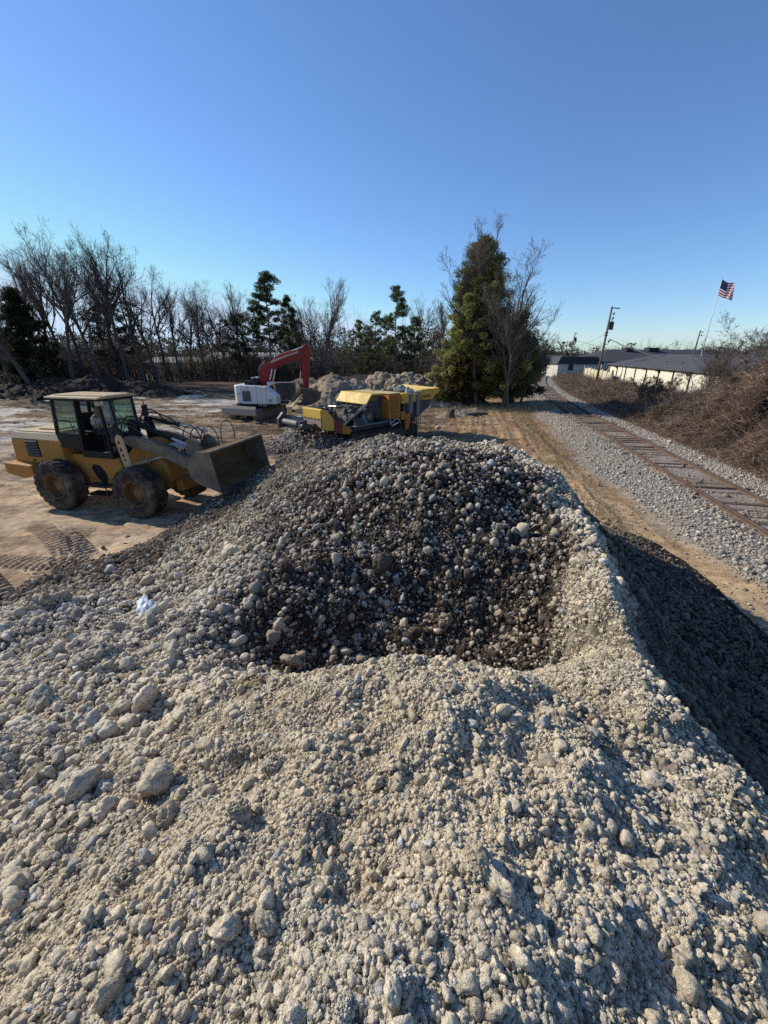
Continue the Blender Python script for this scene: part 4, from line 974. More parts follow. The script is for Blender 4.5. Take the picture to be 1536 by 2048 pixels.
# magnet / return-belt box at the discharge end
mb = MB(); mb.prism([(-4.32, 1.66), (-4.32, 2.06), (-4.22, 2.10), (-3.9, 2.0), (-3.75, 1.66)], .0, 1.36, 'y'); bx = mb.build('screen_box', M_CY, CR, bevel=.015)
mb = MB(); mb.prism([(-4.31, 1.28), (-4.315, 1.64), (-4.25, 1.64), (-4.24, 1.28)], .02, 1.34, 'y'); mb.build('rubber_flap', paint('dusty_flap', (.34, .26, .20), .8, (.4, .32, .24), .5), bx, bevel=.006)
mb = MB()
for k in range(5): mb.box(-4.335, -4.32, .15+.26*k, .21+.26*k, 1.62, 1.68)
mb.build('clamp', M_BLK, bx)
mb = MB(); mb.prism([(-4.30, 1.20), (-4.22, 2.0), (-3.92, 1.92), (-3.62, 1.62), (-3.62, 1.10), (-3.9, 1.12)], -.03, .0, 'y'); mb.build('chute_side', M_CY, bx, bevel=.006)
mb = MB(); mb.prism([(-3.62, 1.10), (-3.62, 1.62), (-3.10, 1.32), (-3.16, .90)], -.03, .35, 'y'); mb.build('red_chute', paint('dark_red_chute', (.22, .03, .03), .6, (.25, .14, .1), .4), CR, bevel=.01)
mb = MB(); mb.prism([(-3.16, .88), (-3.10, 1.31), (-2.72, 1.12), (-2.58, .94), (-2.72, .80)], -.04, .35, 'y'); mb.build('orange_chute', M_OR, CR, bevel=.01)
# guard rails, tool box and walkway on the near side
mb = MB(); mb.box(-2.3, -.1, -.02, .28, 1.08, 1.12)
mb.build('walkway', M_GREY, CR)
mb = MB(); mb.box(-2.2, -1.7, .02, .26, 1.12, 1.42); mb.build('tool_box', M_NAVY, CR, bevel=.02)
for x in (-.15, .9, 1.95):
    mb = MB(); mb.tube([(x, 2.58, 2.5), (x, 2.58, 3.0)], .02, 6); mb.build('rail_post', M_GREY, CR)
mb = MB(); mb.tube([(-.15, 2.58, 3.0), (1.95, 2.58, 3.0)], .02, 6); mb.build('guard_rail', M_GREY, CR)
mb = MB(); mb.tube([(.6, 1.9, 2.5), (.6, 1.9, 2.86), (.55, 1.9, 2.95)], .06, 10); mb.build('exhaust', M_RUST, CR)
# discharge conveyor
mb = MB()
for y in (.50, 1.90): mb.bar((-2.3, y, .82), (-5.1, y, 1.42), .06, .16)
for k in range(7): x = -2.6-.38*k; mb.bar((x, .5, .80+(-2.3-x)*.214-.06), (x, 1.9, .80+(-2.3-x)*.214-.06), .05, .05)
mb.build('conveyor_frame', M_NAVY, CR, bevel=.006)
mb = MB(); mb.prism([(-2.3, .90), (-2.3, .92), (-5.1, 1.54), (-5.1, 1.52)], .58, 1.82, 'y'); mb.build('conveyor_belt', M_HOSE, CR)
mb = MB(); mb.tube([(-5.12, .62, 1.50), (-5.12, 1.80, 1.50)], .12, 16); mb.build('drum', M_GREY, CR)
mb = MB(); mb.tube([(-4.95, .62, 1.24), (-4.95, 1.80, 1.24)], .07, 12); mb.build('idler', M_GREY, CR)
mb = MB(); mb.prism([(-5.35, 1.18), (-5.32, 1.62), (-5.05, 1.88), (-4.85, 1.72), (-4.85, 1.2)], 1.86, 2.02, 'y'); mb.build('motor_guard', M_NAVY, CR, bevel=.015); mb = MB(); mb.prism([(-5.2, 1.25), (-5.2, 1.6), (-4.8, 1.66), (-4.8, 1.25)], .36, .48, 'y'); mb.tube([(-5.1, .2, 1.42), (-5.1, .40, 1.42)], .12, 12); mb.build('motor_guard', M_NAVY, CR, bevel=.015)
mb = MB(); mb.prism([(-4.2, 1.75), (-2.4, 1.60), (-2.4, 1.70), (-4.2, 1.88)], 1.55, 2.3, 'y'); mb.bar((-4.3, 2.32, 1.82), (-2.0, 2.32, 1.72), .05, .14); mb.bar((-3.2, 2.2, 1.0), (-3.4, 2.2, 1.8), .06, .06); mb.build('side_conveyor', M_DARKST, CR, bevel=.01)
mb = MB()
for k in range(5):
    x = -2.8-.42*k; mb.box(x, x+.16, .36, .52, 1.0+.06*k, 1.2+.06*k)
mb.build('bearing_block', M_NAVY, CR, bevel=.01)

# ------------------------------------------------------------------ odds and ends on the site
mb = MB(); mb.box(-.75, .75, -.55, .55, 0, 1.25); mb.box(-.78, .78, -.58, .58, 1.25, 1.32)
for k in range(6): mb.box(-.7+.26*k, -.62+.26*k, -.585, -.55, .06, 1.24)
o = mb.build('steel_bin', paint('dark_bin', (.05, .052, .05), .6), bevel=.01); o.location = (-7.9, 33.6, .9); o.rotation_euler = (0, 0, .1)
tag(o, 'dark square steel bin on the bank behind the red excavator boom', 'bin')

# ------------------------------------------------------------------ trees
def bark_mat(name, c, c2):
    m, nt, b = new_mat(name); co = objco(nt)
    mp = N(nt, 'ShaderNodeMapping'); mp.inputs['Scale'].default_value = (6, 6, 1.2); nt.links.new(co, mp.inputs[0])
    f = noise(nt, 2.5, 5, .7, mp.outputs[0])
    nt.links.new(mixc(nt, ramp(nt, f, [(.35, 0), (.7, 1)]), c, c2), b.inputs['Base Color']); b.inputs['Roughness'].default_value = .95; b.inputs['Specular IOR Level'].default_value = .1
    bump(nt, f, .6, .05, b); return m
M_BARK = bark_mat('grey_bark', (.065, .055, .047), (.14, .12, .102))
M_BARKL = bark_mat('pale_bark', (.10, .085, .068), (.19, .165, .135))
M_TWIG = bark_mat('twigs', (.085, .07, .06), (.145, .12, .102))
M_TWIGL = bark_mat('pale_twigs', (.15, .12, .095), (.25, .205, .165))
def leaf_mat(name, trans=.4):
    m, nt, b = new_mat(name)
    at = N(nt, 'ShaderNodeAttribute', attribute_name='col').outputs['Color']
    nt.links.new(at, b.inputs['Base Color']); b.inputs['Roughness'].default_value = .7; b.inputs['Specular IOR Level'].default_value = .2
    tl = N(nt, 'ShaderNodeBsdfTranslucent'); nt.links.new(at, tl.inputs[0]); mx = N(nt, 'ShaderNodeMixShader'); mx.inputs[0].default_value = trans
    nt.links.new(b.outputs[0], mx.inputs[1]); nt.links.new(tl.outputs[0], mx.inputs[2]); nt.links.new(mx.outputs[0], nt.nodes['Material Output'].inputs[0]); return m
M_LEAF = leaf_mat('needles')

def tubes_mesh(br, sides=3):
    """br: list of (points (k,3), radii (k,)) -> V,F (branches batched by point count)"""
    Vs, Fs = [], []; b = 0
    ang = 2*PI*np.arange(sides)/sides; by = {}
    for P, R in br: by.setdefault(len(P), []).append((P, R))
    for k, lst in by.items():
        P = np.array([q[0] for q in lst], float); R = np.array([q[1] for q in lst], float); m = len(lst)
        d = np.gradient(P, axis=1); d /= np.linalg.norm(d, axis=2)[..., None] + 1e-9
        ref = np.where((np.abs(d[:, 0, 2]) < .8)[:, None], np.array((0, 0, 1.)), np.array((1., 0, 0)))[:, None, :]
        u = np.cross(d, np.broadcast_to(ref, d.shape)); u /= np.linalg.norm(u, axis=2)[..., None] + 1e-9; w_ = np.cross(d, u)
        ring = P[:, :, None, :] + (u[:, :, None, :]*np.cos(ang)[:, None] + w_[:, :, None, :]*np.sin(ang)[:, None])*R[:, :, None, None]
        Vs.append(ring.reshape(-1, 3)); f = grid_faces(k, sides, True)
        Fs.append((f[None] + (np.arange(m)*k*sides)[:, None, None]).reshape(-1, 4) + b); b += m*k*sides
    return np.concatenate(Vs), np.concatenate(Fs)

def bare_tree(seed, H, spread=.55, fork=.35, lean=(0, 0), nprim=9, twig=1.0, droop=0., multi=1, r0=None):
    g = np.random.default_rng(seed); thick, thin = [], []
    def branch(p, d, L, r, lev):
        n = (9, 7, 5, 4, 3)[min(lev, 4)]; P = [p]; q = p.copy(); dd = d.copy()
        for i in range(n):
            dd = dd + g.normal(0, (.06, .13, .17, .2, .22)[min(lev, 4)], 3) + np.array((0, 0, (.02, .10, .10, .06, .05)[min(lev, 4)] - droop*(lev > 1)*.12))
            dd /= np.linalg.norm(dd); q = q + dd*L/n; P.append(q.copy())
        P = np.array(P); tt = np.linspace(0, 1, n+1)
        R = r*(1-.72*tt) if lev else r*(1-.80*tt**1.1)
        (thick if lev < 2 else thin).append((P, np.maximum(R, .0065)))
        if lev >= 4: return
        m = [nprim+3, int(g.integers(6, 10)), int(g.integers(5, 8)*twig), int(3.4*twig)][lev]
        for k in range(m):
            t = g.uniform(fork if lev == 0 else .18, .98); i = min(int(t*n), n-1); f_ = t*n-i
            pp = P[i]*(1-f_)+P[i+1]*f_; ax = P[i+1]-P[i]; ax /= np.linalg.norm(ax)
            a = g.uniform(0, 2*PI); side = np.cross(ax, g.normal(size=3)); side /= np.linalg.norm(side)+1e-9
            ang = g.uniform(.35, .95)*(spread/.55)
            nd = ax*math.cos(ang) + side*math.sin(ang); nd[2] += .18; nd /= np.linalg.norm(nd)
            LL = L*g.uniform(.38, .62)*(1.15-.55*t if lev == 0 else 1.05-.35*t)
            rr = R[i]*g.uniform(.45, .75)
            branch(pp, nd, LL, rr, lev+1)
    for mtr in range(multi):
        d0 = np.array((lean[0], lean[1], 1.0)) + (g.normal(0, .14, 3)*[1, 1, 0] if multi > 1 else 0); d0 = d0/np.linalg.norm(d0)
        hh = H*(1 if mtr == 0 else g.uniform(.6, .95))
        branch(np.array((g.normal(0, .35) if multi > 1 else 0., g.normal(0, .35) if multi > 1 else 0., -.2)), d0, hh*.93, (r0 or H*.0155)*(1 if multi == 1 else .6), 0)
    zmax = max(P[:, 2].max() for P, R in thick+thin); s_ = H/zmax
    sc = lambda br: [(P*s_, R) for P, R in br]
    return tubes_mesh(sc(thick), 6), tubes_mesh(sc(thin), 3)

def make_bare(seed, H, bark=M_BARK, twigm=M_TWIG, **kw):
    (V1, F1), (V2, F2) = bare_tree(seed, H, **kw)
    o = empty('bare_tree')
    np_mesh('trunk', V1, F1, bark, o, smooth=True); np_mesh('crown', V2, F2, twigm, o)
    return o

def leaf_cloud(C, R, n, size, cols, g, flat=.7, long=2.2):
    """n quads per clump centre C with radius R; cols (m,3) candidate colours per clump"""
    m = len(C); d = g.normal(size=(m, n, 3)); d /= np.linalg.norm(d, axis=2)[..., None]; rr = g.uniform(0.15, 1, (m, n))**.5
    P = C[:, None, :] + d*rr[..., None]*R[:, None, None]*np.array((1, 1, flat))
    a = g.normal(size=(m, n, 3)); a /= np.linalg.norm(a, axis=2)[..., None]; b_ = np.cross(a, g.normal(size=(m, n, 3))); b_ /= np.linalg.norm(b_, axis=2)[..., None]
    s1 = size*g.uniform(.6, 1.4, (m, n))[..., None]
    q = np.stack([P-a*s1*long-b_*s1*.35, P+a*s1*long*.2-b_*s1*.5, P+a*s1*long+b_*s1*.1, P+a*s1*long*.1+b_*s1*.5], 2)
    V = q.reshape(-1, 3); F = np.arange(len(V)).reshape(-1, 4)
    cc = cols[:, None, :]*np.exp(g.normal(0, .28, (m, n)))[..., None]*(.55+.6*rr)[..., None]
    return V, F, np.repeat(cc.reshape(-1, 3), 4, 0)

def make_pine(seed, H, crown_from=.4, width=.2, green=(.045, .062, .022), dens=1.0, name='pine_tree', round_top=False):
    g = np.random.default_rng(seed); br = []; CC = []; RR = []
    n = 12; P = np.stack([np.cumsum(g.normal(0, .05, n)), np.cumsum(g.normal(0, .05, n)), np.linspace(-.2, H*.98, n)], 1); br.append((P, np.linspace(H*.012, .03, n)))
    nb = int(50*dens)
    for k in range(nb):
        t = crown_from + (1-crown_from)*((k+g.uniform(0, .8))/nb); z = t*H; i = min(int(t*(n-1)), n-2); base = P[i]+(P[i+1]-P[i])*(t*(n-1)-i)
        tt = (t-crown_from)/(1-crown_from)
        prof = (math.sin(PI*min(1, .15+tt*.85))**.7 if round_top else (1-tt)**.75*(.55+.45*min(1, tt*4)) + .08)
        L = H*width*prof*g.uniform(.55, 1.15); a = g.uniform(0, 2*PI); up = g.uniform(-.05, .35)+.35*tt
        L *= (1.15 if k % 3 else .7); end = base + np.array((math.cos(a)*L, math.sin(a)*L, up*L)); mid = (base+end)/2 + np.array((0, 0, -.06*L)); br.append((np.array((base, mid, end)), np.array((.055, .035, .012))*H/12))
        for f_ in ((1.0, .78, .60) if L > 1.2 else (1.0, .7)):
            CC.append(base+(end-base)*f_+g.normal(0, .14, 3)); RR.append(g.uniform(.32, .60)*(H/13)*(1.2 if round_top else 1))
    CC = np.array(CC); RR = np.array(RR)
    cols = np.array(green)*np.exp(g.normal(0, .22, len(CC)))[:, None]*np.array([1, 1, 1])
    V, F, c = leaf_cloud(CC, RR, 85, .062*(H/13), cols, g, .68, 3.0)
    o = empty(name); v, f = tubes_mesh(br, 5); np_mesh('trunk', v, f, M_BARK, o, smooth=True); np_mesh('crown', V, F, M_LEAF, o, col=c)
    return o

def make_cedar(seed, H, W, greens, dens=1.0, leaf=.075, top_pow=.8, z0=.04, name='cedar_tree', per=90):
    """dense evergreen of many small sprays with gaps; broad below and pointed above"""
    g = np.random.default_rng(seed); br = []; CC = []; RR = []; T = []
    n = 10; P = np.stack([np.cumsum(g.normal(0, .06, n)), np.cumsum(g.normal(0, .06, n)), np.linspace(-.2, H*.97, n)], 1); br.append((P, np.linspace(H*.018, .03, n)))
    nb = int(150*dens); lob = g.uniform(0, 6.28, 4)
    for k in range(nb):
        t = z0+(1-z0)*(k+g.uniform(0, 1))/nb; a = g.uniform(0, 2*PI)
        prof = (1-t)**top_pow*(.62+.38*min(1, t*5+.3))*(1+.22*math.sin(2*a+lob[0]+t*5)+.15*math.sin(3*a+lob[1]-t*8)) + .03
        L = W*.5*prof*g.uniform(.7, 1.12); base = np.array((0, 0, t*H*.95)); end = base+np.array((math.cos(a)*L, math.sin(a)*L, L*g.uniform(.05, .5)))
        br.append((np.array((base, (base+end)/2+(0, 0, -.05*L), end)), np.array((.06, .04, .012))))
        m = max(2, int(L/.42))
        for j in range(m):
            f_ = .30+.70*(j+g.uniform(0, 1))/m; CC.append(base+(end-base)*f_+g.normal(0, .22, 3)); RR.append(g.uniform(.26, .55)); T.append((a, f_, t))
    CC = np.array(CC); RR = np.array(RR); T = np.array(T)
    gi = g.uniform(0, 1, len(CC)); cols = np.array(greens[0])*(1-gi[:, None])+np.array(greens[1])*gi[:, None]
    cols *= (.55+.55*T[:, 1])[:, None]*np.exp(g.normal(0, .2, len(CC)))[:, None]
    V, F, c = leaf_cloud(CC, RR, per, leaf, cols, g, .8, 1.9)
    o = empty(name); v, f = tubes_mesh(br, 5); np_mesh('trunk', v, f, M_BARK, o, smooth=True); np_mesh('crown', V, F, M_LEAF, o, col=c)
    return o

def px2x(px, Y, z=0): return (px-768)/800*(.929*Y+.37*(CAM_H-z))
def top_z(py, Y):
    v = (py-1024)/800; s_, c_ = math.sin(PITCH), math.cos(PITCH); return CAM_H - Y*(s_+v*c_)/(c_-v*s_)
gt = np.random.default_rng(77)
# bare trees of the left wood: (base x in X, Y, height, variant, lean)
VAR = [dict(spread=.58, fork=.34, nprim=8), dict(spread=.74, fork=.30, nprim=7), dict(spread=.48, fork=.30, nprim=9), dict(spread=.66, fork=.42, nprim=8), dict(spread=.85, fork=.38, nprim=7), dict(spread=.42, fork=.45, nprim=9)]
protos = []
LEFT = [(32, 47, 560, 1, .3), (-25, 44, 470, 4, 0), (118, 55, 452, 0, 0), (152, 52, 470, 3, 0), (172, 57, 436, 2, 0), (205, 54, 452, 0, 1.9), (238, 59, 438, 2, 2.2), (262, 56, 470, 5, 0), (292, 58, 466, 4, .8), (315, 63, 500, 1, 0),
        (338, 68, 528, 3, 0), (362, 66, 560, 5, 1.), (385, 74, 556, 0, 0), (412, 70, 556, 4, 1.6), (432, 76, 575, 2, 0), (456, 80, 562, 1, 2.), (482, 78, 560, 5, 1.), (505, 86, 590, 3, 0), (90, 62, 500, 5, 2.), (60, 60, 520, 2, 1.), (10, 58, 500, 0, 3.),
        (-60, 52, 450, 2, 0), (225, 70, 520, 5, 0), (140, 68, 500, 2, 1), (590, 84, 585, 2, 0), (612, 95, 600, 5, 0), (640, 92, 590, 3, 0), (690, 100, 620, 1, 0), (842, 95, 585, 2, 1), (872, 88, 588, 0, 0), (885, 98, 590, 5, 2)]
ORD = ['first','second','third','fourth','fifth','sixth','seventh','eighth','ninth','tenth','eleventh','twelfth','thirteenth']
REG = lambda px: 0 if px < 100 else 1 if px < 330 else 2 if px < 520 else 3 if px < 700 else 4
RNK = {}
for _r in range(5):
    for _n, _q in enumerate(sorted([q[0] for q in LEFT if REG(q[0]) == _r])): RNK[_q] = _n
for i, (px, Y, ty, vr, rz) in enumerate(LEFT):
    H = max(6, top_z(ty, Y)); x = px2x(px, Y)
    if len(protos) <= vr:
        while len(protos) <= vr:
            protos.append(make_bare(300+len(protos), 16, **VAR[len(protos)])); protos[-1]['used'] = 0
    p = protos[vr]
    if not p['used']: o = p; p['used'] = 1
    else: o = copy_tree(p)
    s_ = H/16; o.location = (x, Y, 0); o.scale = (s_, s_, s_); o.rotation_euler = (0, 0, rz + i*.7)
    kind = ['spreading bare tree', 'wide low-forking bare tree', 'narrow upright bare tree', 'high-forked bare tree', 'open long-limbed bare tree', 'slender fine-twigged bare tree'][vr]
    side = ('at the left edge of the wood', 'behind the yellow loader', 'behind the white excavator', 'behind the grey dirt heap', 'beside the big evergreen')[REG(px)]
    tag(o, '%s, %s from left among those %s' % (kind, ORD[RNK[px]], side), 'bare tree', 'leafless trees of the winter wood')
for p in protos: del p['used']
for p in [o for o in COL.objects if 'used' in o]: del p['used']
# crooked leaning tree at the left edge
o = make_bare(411, 15, spread=.7, fork=.4, nprim=8, lean=(-.42, .05), r0=.26); o.location = (px2x(75, 46), 46, 0); tag(o, 'thick crooked leaning tree with bare limbs at the left edge', 'bare tree')
# fan-shaped pale tree
o = make_bare(432, top_z(556, 66), M_BARKL, M_TWIGL, spread=.40, fork=.10, nprim=14, twig=1.1); o.location = (px2x(655, 66), 66, 0); tag(o, 'pale fan-shaped bare tree standing alone behind the grey dirt heap', 'bare tree')
# pines
def put(o, px, Y, label, group=None, cat='pine tree', z=0):
    o.location = (px2x(px, Y), Y, z); tag(o, label, cat, group)
put(make_pine(501, top_z(545, 68), .40, .27, (.05, .068, .03), 1.0), 548, 68, 'tall pine with layered dark crown right of the red boom', 'pines behind the yard')
put(make_pine(502, top_z(592, 74), .35, .19, (.045, .062, .026)), 592, 74, 'shorter pine beside the tall layered pine', 'pines behind the yard')
put(make_pine(503, top_z(572, 78), .22, .25, (.085, .11, .038), 1.1), 792, 78, 'pointed green pine standing tallest behind the yellow crusher', 'pines behind the yard')
put(make_pine(504, top_z(632, 80), .12, .30, (.07, .09, .032), 1.1), 826, 80, 'low dark pine right of the pointed pine', 'pines behind the yard')
put(make_pine(505, top_z(640, 82), .08, .34, (.10, .12, .042), 1.2), 722, 82, 'bushy round green pine left of the pointed pine', 'pines behind the yard')
put(make_pine(506, top_z(622, 84), .10, .28, (.095, .115, .04), 1.1), 752, 84, 'young green pine squeezed between two larger pines', 'pines behind the yard')
put(make_pine(508, top_z(628, 70), .35, .40, (.022, .030, .014), 1.1, round_top=True), 492, 70, 'round-topped dark pine behind the white excavator', 'pines behind the yard')
put(make_pine(509, top_z(608, 62), .3, .38, (.022, .030, .014), 1.2, round_top=True), 243, 62, 'round-topped dark pine among the bare trees behind the loader', 'pines behind the yard')
put(make_cedar(520, top_z(572, 52), 7.5, ((.03, .042, .022), (.05, .062, .03)), .75, .10, .7, per=60), 82, 52, 'dense black-green cedar in the wood left of the loader cab', cat='cedar')
# the large evergreen and its neighbours right of the yard
o = make_cedar(530, 13.4, 9.0, ((.27, .255, .085), (.14, .155, .055)), 1.8, .052, .66, per=170); o.location = (8.2, 37.8, 0); tag(o, 'large olive-green cedar towering beside the railway', 'cedar')
o = make_cedar(531, 7.8, 6.0, ((.11, .115, .045), (.17, .15, .06)), 1.0, .058, .6, per=130); o.location = (11.7, 38.6, 0); tag(o, 'dark low cedar leaning over the rails right of the large cedar', 'cedar')
o = make_cedar(532, 4.2, 3.4, ((.10, .075, .02), (.07, .06, .02)), .5, .075, .5, name='golden_shrub'); o.location = (6.4, 36.2, 0); tag(o, 'golden-green shrub at the foot of the large cedar', 'shrub')
for (sd, x, y, H, kw, lab) in ((541, 8.0, 35.6, 12.4, dict(spread=.42, fork=.22, nprim=12), 'dark-trunked bare tree in front of the large cedar'),
                               (542, 10.3, 35.0, 12.6, dict(spread=.62, fork=.30, nprim=12, lean=(.10, 0)), 'bare tree with long limbs reaching right over the rails'),
                               (543, 10.0, 34.4, 10.5, dict(spread=.45, fork=.25, nprim=10, multi=3), 'clump of pale thin trunks before the dark cedar'),
                               (544, 12.0, 36.5, 7.6, dict(spread=.65, fork=.3, nprim=9, lean=(.14, 0)), 'low bare tree arching right beside the rails'),
                               (545, 7.4, 38.4, 14.6, dict(spread=.30, fork=.45, nprim=10), 'thin bare tree rising above the large cedar')):
    o = make_bare(sd, H, M_BARKL if sd in (543, 544) else M_BARK, M_TWIGL if sd != 541 else M_TWIG, **kw); o.location = (x, y, 0); tag(o, lab, 'bare tree')

# ------------------------------------------------------------------ far woods and thicket (too dense to count)
def thicket(name, boxes, label, g, leafn, stemn, lsize, cols, hmax):
    Vs, Fs, Cs = [], [], []; b = 0
    for (x0, x1, y0, y1, h, wgt) in boxes:
        n = int(stemn*wgt); x = g.uniform(x0, x1, n); y = g.uniform(y0, y1, n); hh = h*g.uniform(.35, 1.0, n)*(.6+.8*vnoise(x*.12, y*.12, 5))
        br = []
        for i in range(n):
            top = np.array((x[i]+g.normal(0, .09*hh[i]), y[i]+g.normal(0, .09*hh[i]), hh[i])); bs = np.array((x[i], y[i], -.1)); mid = (bs+top)/2+g.normal(0, .06*hh[i], 3)
            br.append((np.array((bs, mid, top)), np.array((.07, .05, .015))*g.uniform(.5, 1.3)))
            for k in range(3):
                s0 = bs+(top-bs)*g.uniform(.3, .9); br.append((np.array((s0, s0+g.normal(0, .14*hh[i], 3)*[1, 1, .6]+[0, 0, .13*hh[i]])), np.array((.025, .008))))
        v, f = tubes_mesh(br, 3); Vs.append(v); Fs.append(f+b); b += len(v); Cs.append(np.tile(np.array((.13, .108, .088)), (len(v), 1)))
        n = int(leafn*wgt/26); x = g.uniform(x0, x1, n); y = g.uniform(y0, y1, n); C = np.stack([x, y, h*.62*g.uniform(0, 1, n)**1.5*(.5+vnoise(x*.12, y*.12, 5))], 1)
        ci = g.integers(0, len(cols), n); v, f, c = leaf_cloud(C, g.uniform(.5, 1.3, n)*hmax, 26, lsize, np.array(cols)[ci], g, .8, 1.6)
        Vs.append(v); Fs.append(f+b); b += len(v); Cs.append(c)
    return tag(np_mesh(name, np.concatenate(Vs), np.concatenate(Fs), M_LEAF, col=np.concatenate(Cs)), label, 'woods', kind='stuff')
g5 = np.random.default_rng(91)
thicket('woodland_undergrowth', [(-75, -36, 56, 72, 6.0, 1.3), (-38, -10, 70, 92, 5.0, 1.3), (-12, 14, 92, 112, 5, .8), (-66, -40, 50, 58, 4, .6), (-95, -70, 52, 75, 8, .5)],
        'brown leafless thicket under the winter trees behind the yard', g5, 13000, 1500, .085, [(.21, .17, .13), (.15, .125, .10), (.25, .19, .135), (.11, .115, .07)], 1.0)
thicket('far_woods', [(-140, 20, 118, 150, 15.5, 1.5), (20, 60, 150, 190, 10, .8), (-150, -95, 80, 120, 16, .8)], 'distant grey-green woods closing the horizon', g5, 34000, 700, .34, [(.10, .10, .075), (.07, .085, .055), (.14, .12, .10), (.12, .105, .09)], 2.0)
thicket('far_treeline', [(55, 170, 175, 210, 8.5, 1.6), (100, 190, 120, 150, 6.5, 1.0)], 'hazy distant treeline beyond the roofs', g5, 20000, 700, .30, [(.10, .085, .072), (.065, .07, .05), (.12, .10, .085)], 1.7)
for (px, Y, ty, lab) in ((1117, 140, 684, 'small distant pine left of the leaning power poles'), (1138, 145, 684, 'small distant flat-topped pine behind the shed'), (1252, 150, 686, 'small dark distant pine above the long roof')):
    o = make_pine(600+px, max(5, top_z(ty, Y)), .35, .35, (.04, .055, .028), .6, round_top=True); put(o, px, Y, lab, 'distant pines')

# ------------------------------------------------------------------ dirt heaps
def heap(name, cx, cy, rx, ry, cones, label, col, seed, res=.085, rough=.35, cat='dirt heap', lump=.5):
    nx = int(2*rx/res); ny = int(2*ry/res); xs_ = np.linspace(cx-rx, cx+rx, nx); ys_ = np.linspace(cy-ry, cy+ry, ny); X, Y = np.meshgrid(xs_, ys_, indexing='ij'); x = X.ravel(); y = Y.ravel()
    z = np.full(len(x), -9.)
    wx = x + 1.1*(fbm(x*.5, y*.5, 3, seed)-.5); wy = y + 1.1*(fbm(x*.5+9, y*.5, 3, seed+1)-.5)
    for (px, py, h, r) in cones:
        d = np.hypot(wx-px, wy-py); z = np.maximum(z, h - d*h/r - .12*h*np.exp(-(d/(.25*r))**2))
    on = sstep(-.1, .5, z)
    z = z + on*(rough*1.6*(fbm(x*.8, y*.8, 4, seed+3)-.5) + rough*(np.abs(fbm(x*1.9, y*1.9, 4, seed+5)-.5)*-2+.3) + lump*bumps(x, y, .30, seed+7, .5)*.3 + lump*bumps(x, y, .14, seed+9, .6)*.14)
    c = np.tile(np.array(col), (len(x), 1)); c = mix3(c, np.array(col)*.5, sstep(.48, .66, fbm(x*1.2, y*1.2, 4, seed+11))*.8); c = mix3(c, np.array(col)*1.35, sstep(.5, .7, fbm(x*.6, y*.6, 3, seed+13))*.6)
    F = grid_faces(nx, ny); z = np.maximum(z, -.3); F = F[z[F].max(1) > -.12]
    return tag(np_mesh(name, np.stack([x, y, z], 1), F, g_mat, smooth=True, col=c), label, cat)
heap('dirt_heap', 0, 39.5, 10, 7, [(-4.2, 37.8, 2.9, 4.6), (-3.0, 38.6, 2.5, 4.4), (.2, 39.8, 3.2, 4.4), (2.4, 40.2, 3.3, 4.4), (4.6, 40.4, 2.9, 4.2), (-.8, 38.2, 2.3, 4), (5.2, 37.2, 1.6, 2.6), (2.5, 37.6, 2.1, 3.4), (6.6, 40, 2.0, 3.2)],
     'long grey-tan lumpy dirt heap behind the yellow crusher', (.34, .27, .19), 800)
heap('soil_bank', -8.2, 41.5, 6.5, 5, [(-7.4, 40.5, 2.6, 4.6), (-5.2, 42, 2.9, 4.6), (-9.8, 42, 1.8, 3.6)], 'brown soil bank with grass between the excavator and the dirt heap', (.20, .155, .10), 830, .12, .3)
heap('discharge_heap', -4.0, 19.8, 3.6, 3.2, [(-4.1, 20.0, 1.05, 2.1), (-3.0, 19.4, .75, 1.7), (-1.6, 19.0, .5, 1.5)], 'small cone of dark crushed stone under the crusher belt', (.17, .135, .105), 850, .03, .16, 'rubble heap', .8)
heap('mulch_heap', -34, 47, 12, 6, [(-32, 46, 2.5, 6), (-37.5, 47, 2.2, 5), (-28, 47, 1.6, 5), (-41, 46, 1.5, 4), (-25, 46, .9, 4)], 'long dark heap of mulch and roots at the edge of the wood', (.050, .038, .028), 870, .14, .5)
heap('soil_spoil', 6.2, 31.5, 3.5, 4, [(5.6, 31, .55, 1.3), (7.0, 32.5, .4, 1.2), (4.6, 29.8, .35, .9)], 'low spread of broken clods and twigs near the stump', (.30, .235, .165), 880, .06, .2)
# stones of the small cone
gz = np.random.default_rng(55); n = 5200
x = gz.normal(-3.9, 1.25, n); y = gz.normal(19.6, 1.0, n); d = np.minimum(np.hypot(x+4.1, y-20.0)/2.1*1.05, 9); z = np.maximum.reduce([1.05-np.hypot(x+4.1, y-20)*.5, .75-np.hypot(x+3.0, y-19.4)*.44, .5-np.hypot(x+1.6, y-19)*.333])
k = (z > -.12) & (np.hypot(x-.26, y-21) > 1.0); x, y, z = x[k], y[k], np.maximum(z[k], 0); r = .045*np.exp(gz.normal(0, .4, len(x)))
cc = np.array((.34, .29, .235))[None]*np.exp(gz.normal(0, .32, len(x)))[:, None]
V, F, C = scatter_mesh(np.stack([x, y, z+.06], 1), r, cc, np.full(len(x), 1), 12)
tag(np_mesh('crushed_stones', V, F, r_mat, smooth=True, col=C), 'loose crushed stones covering the small cone under the belt', 'rubble', kind='stuff')
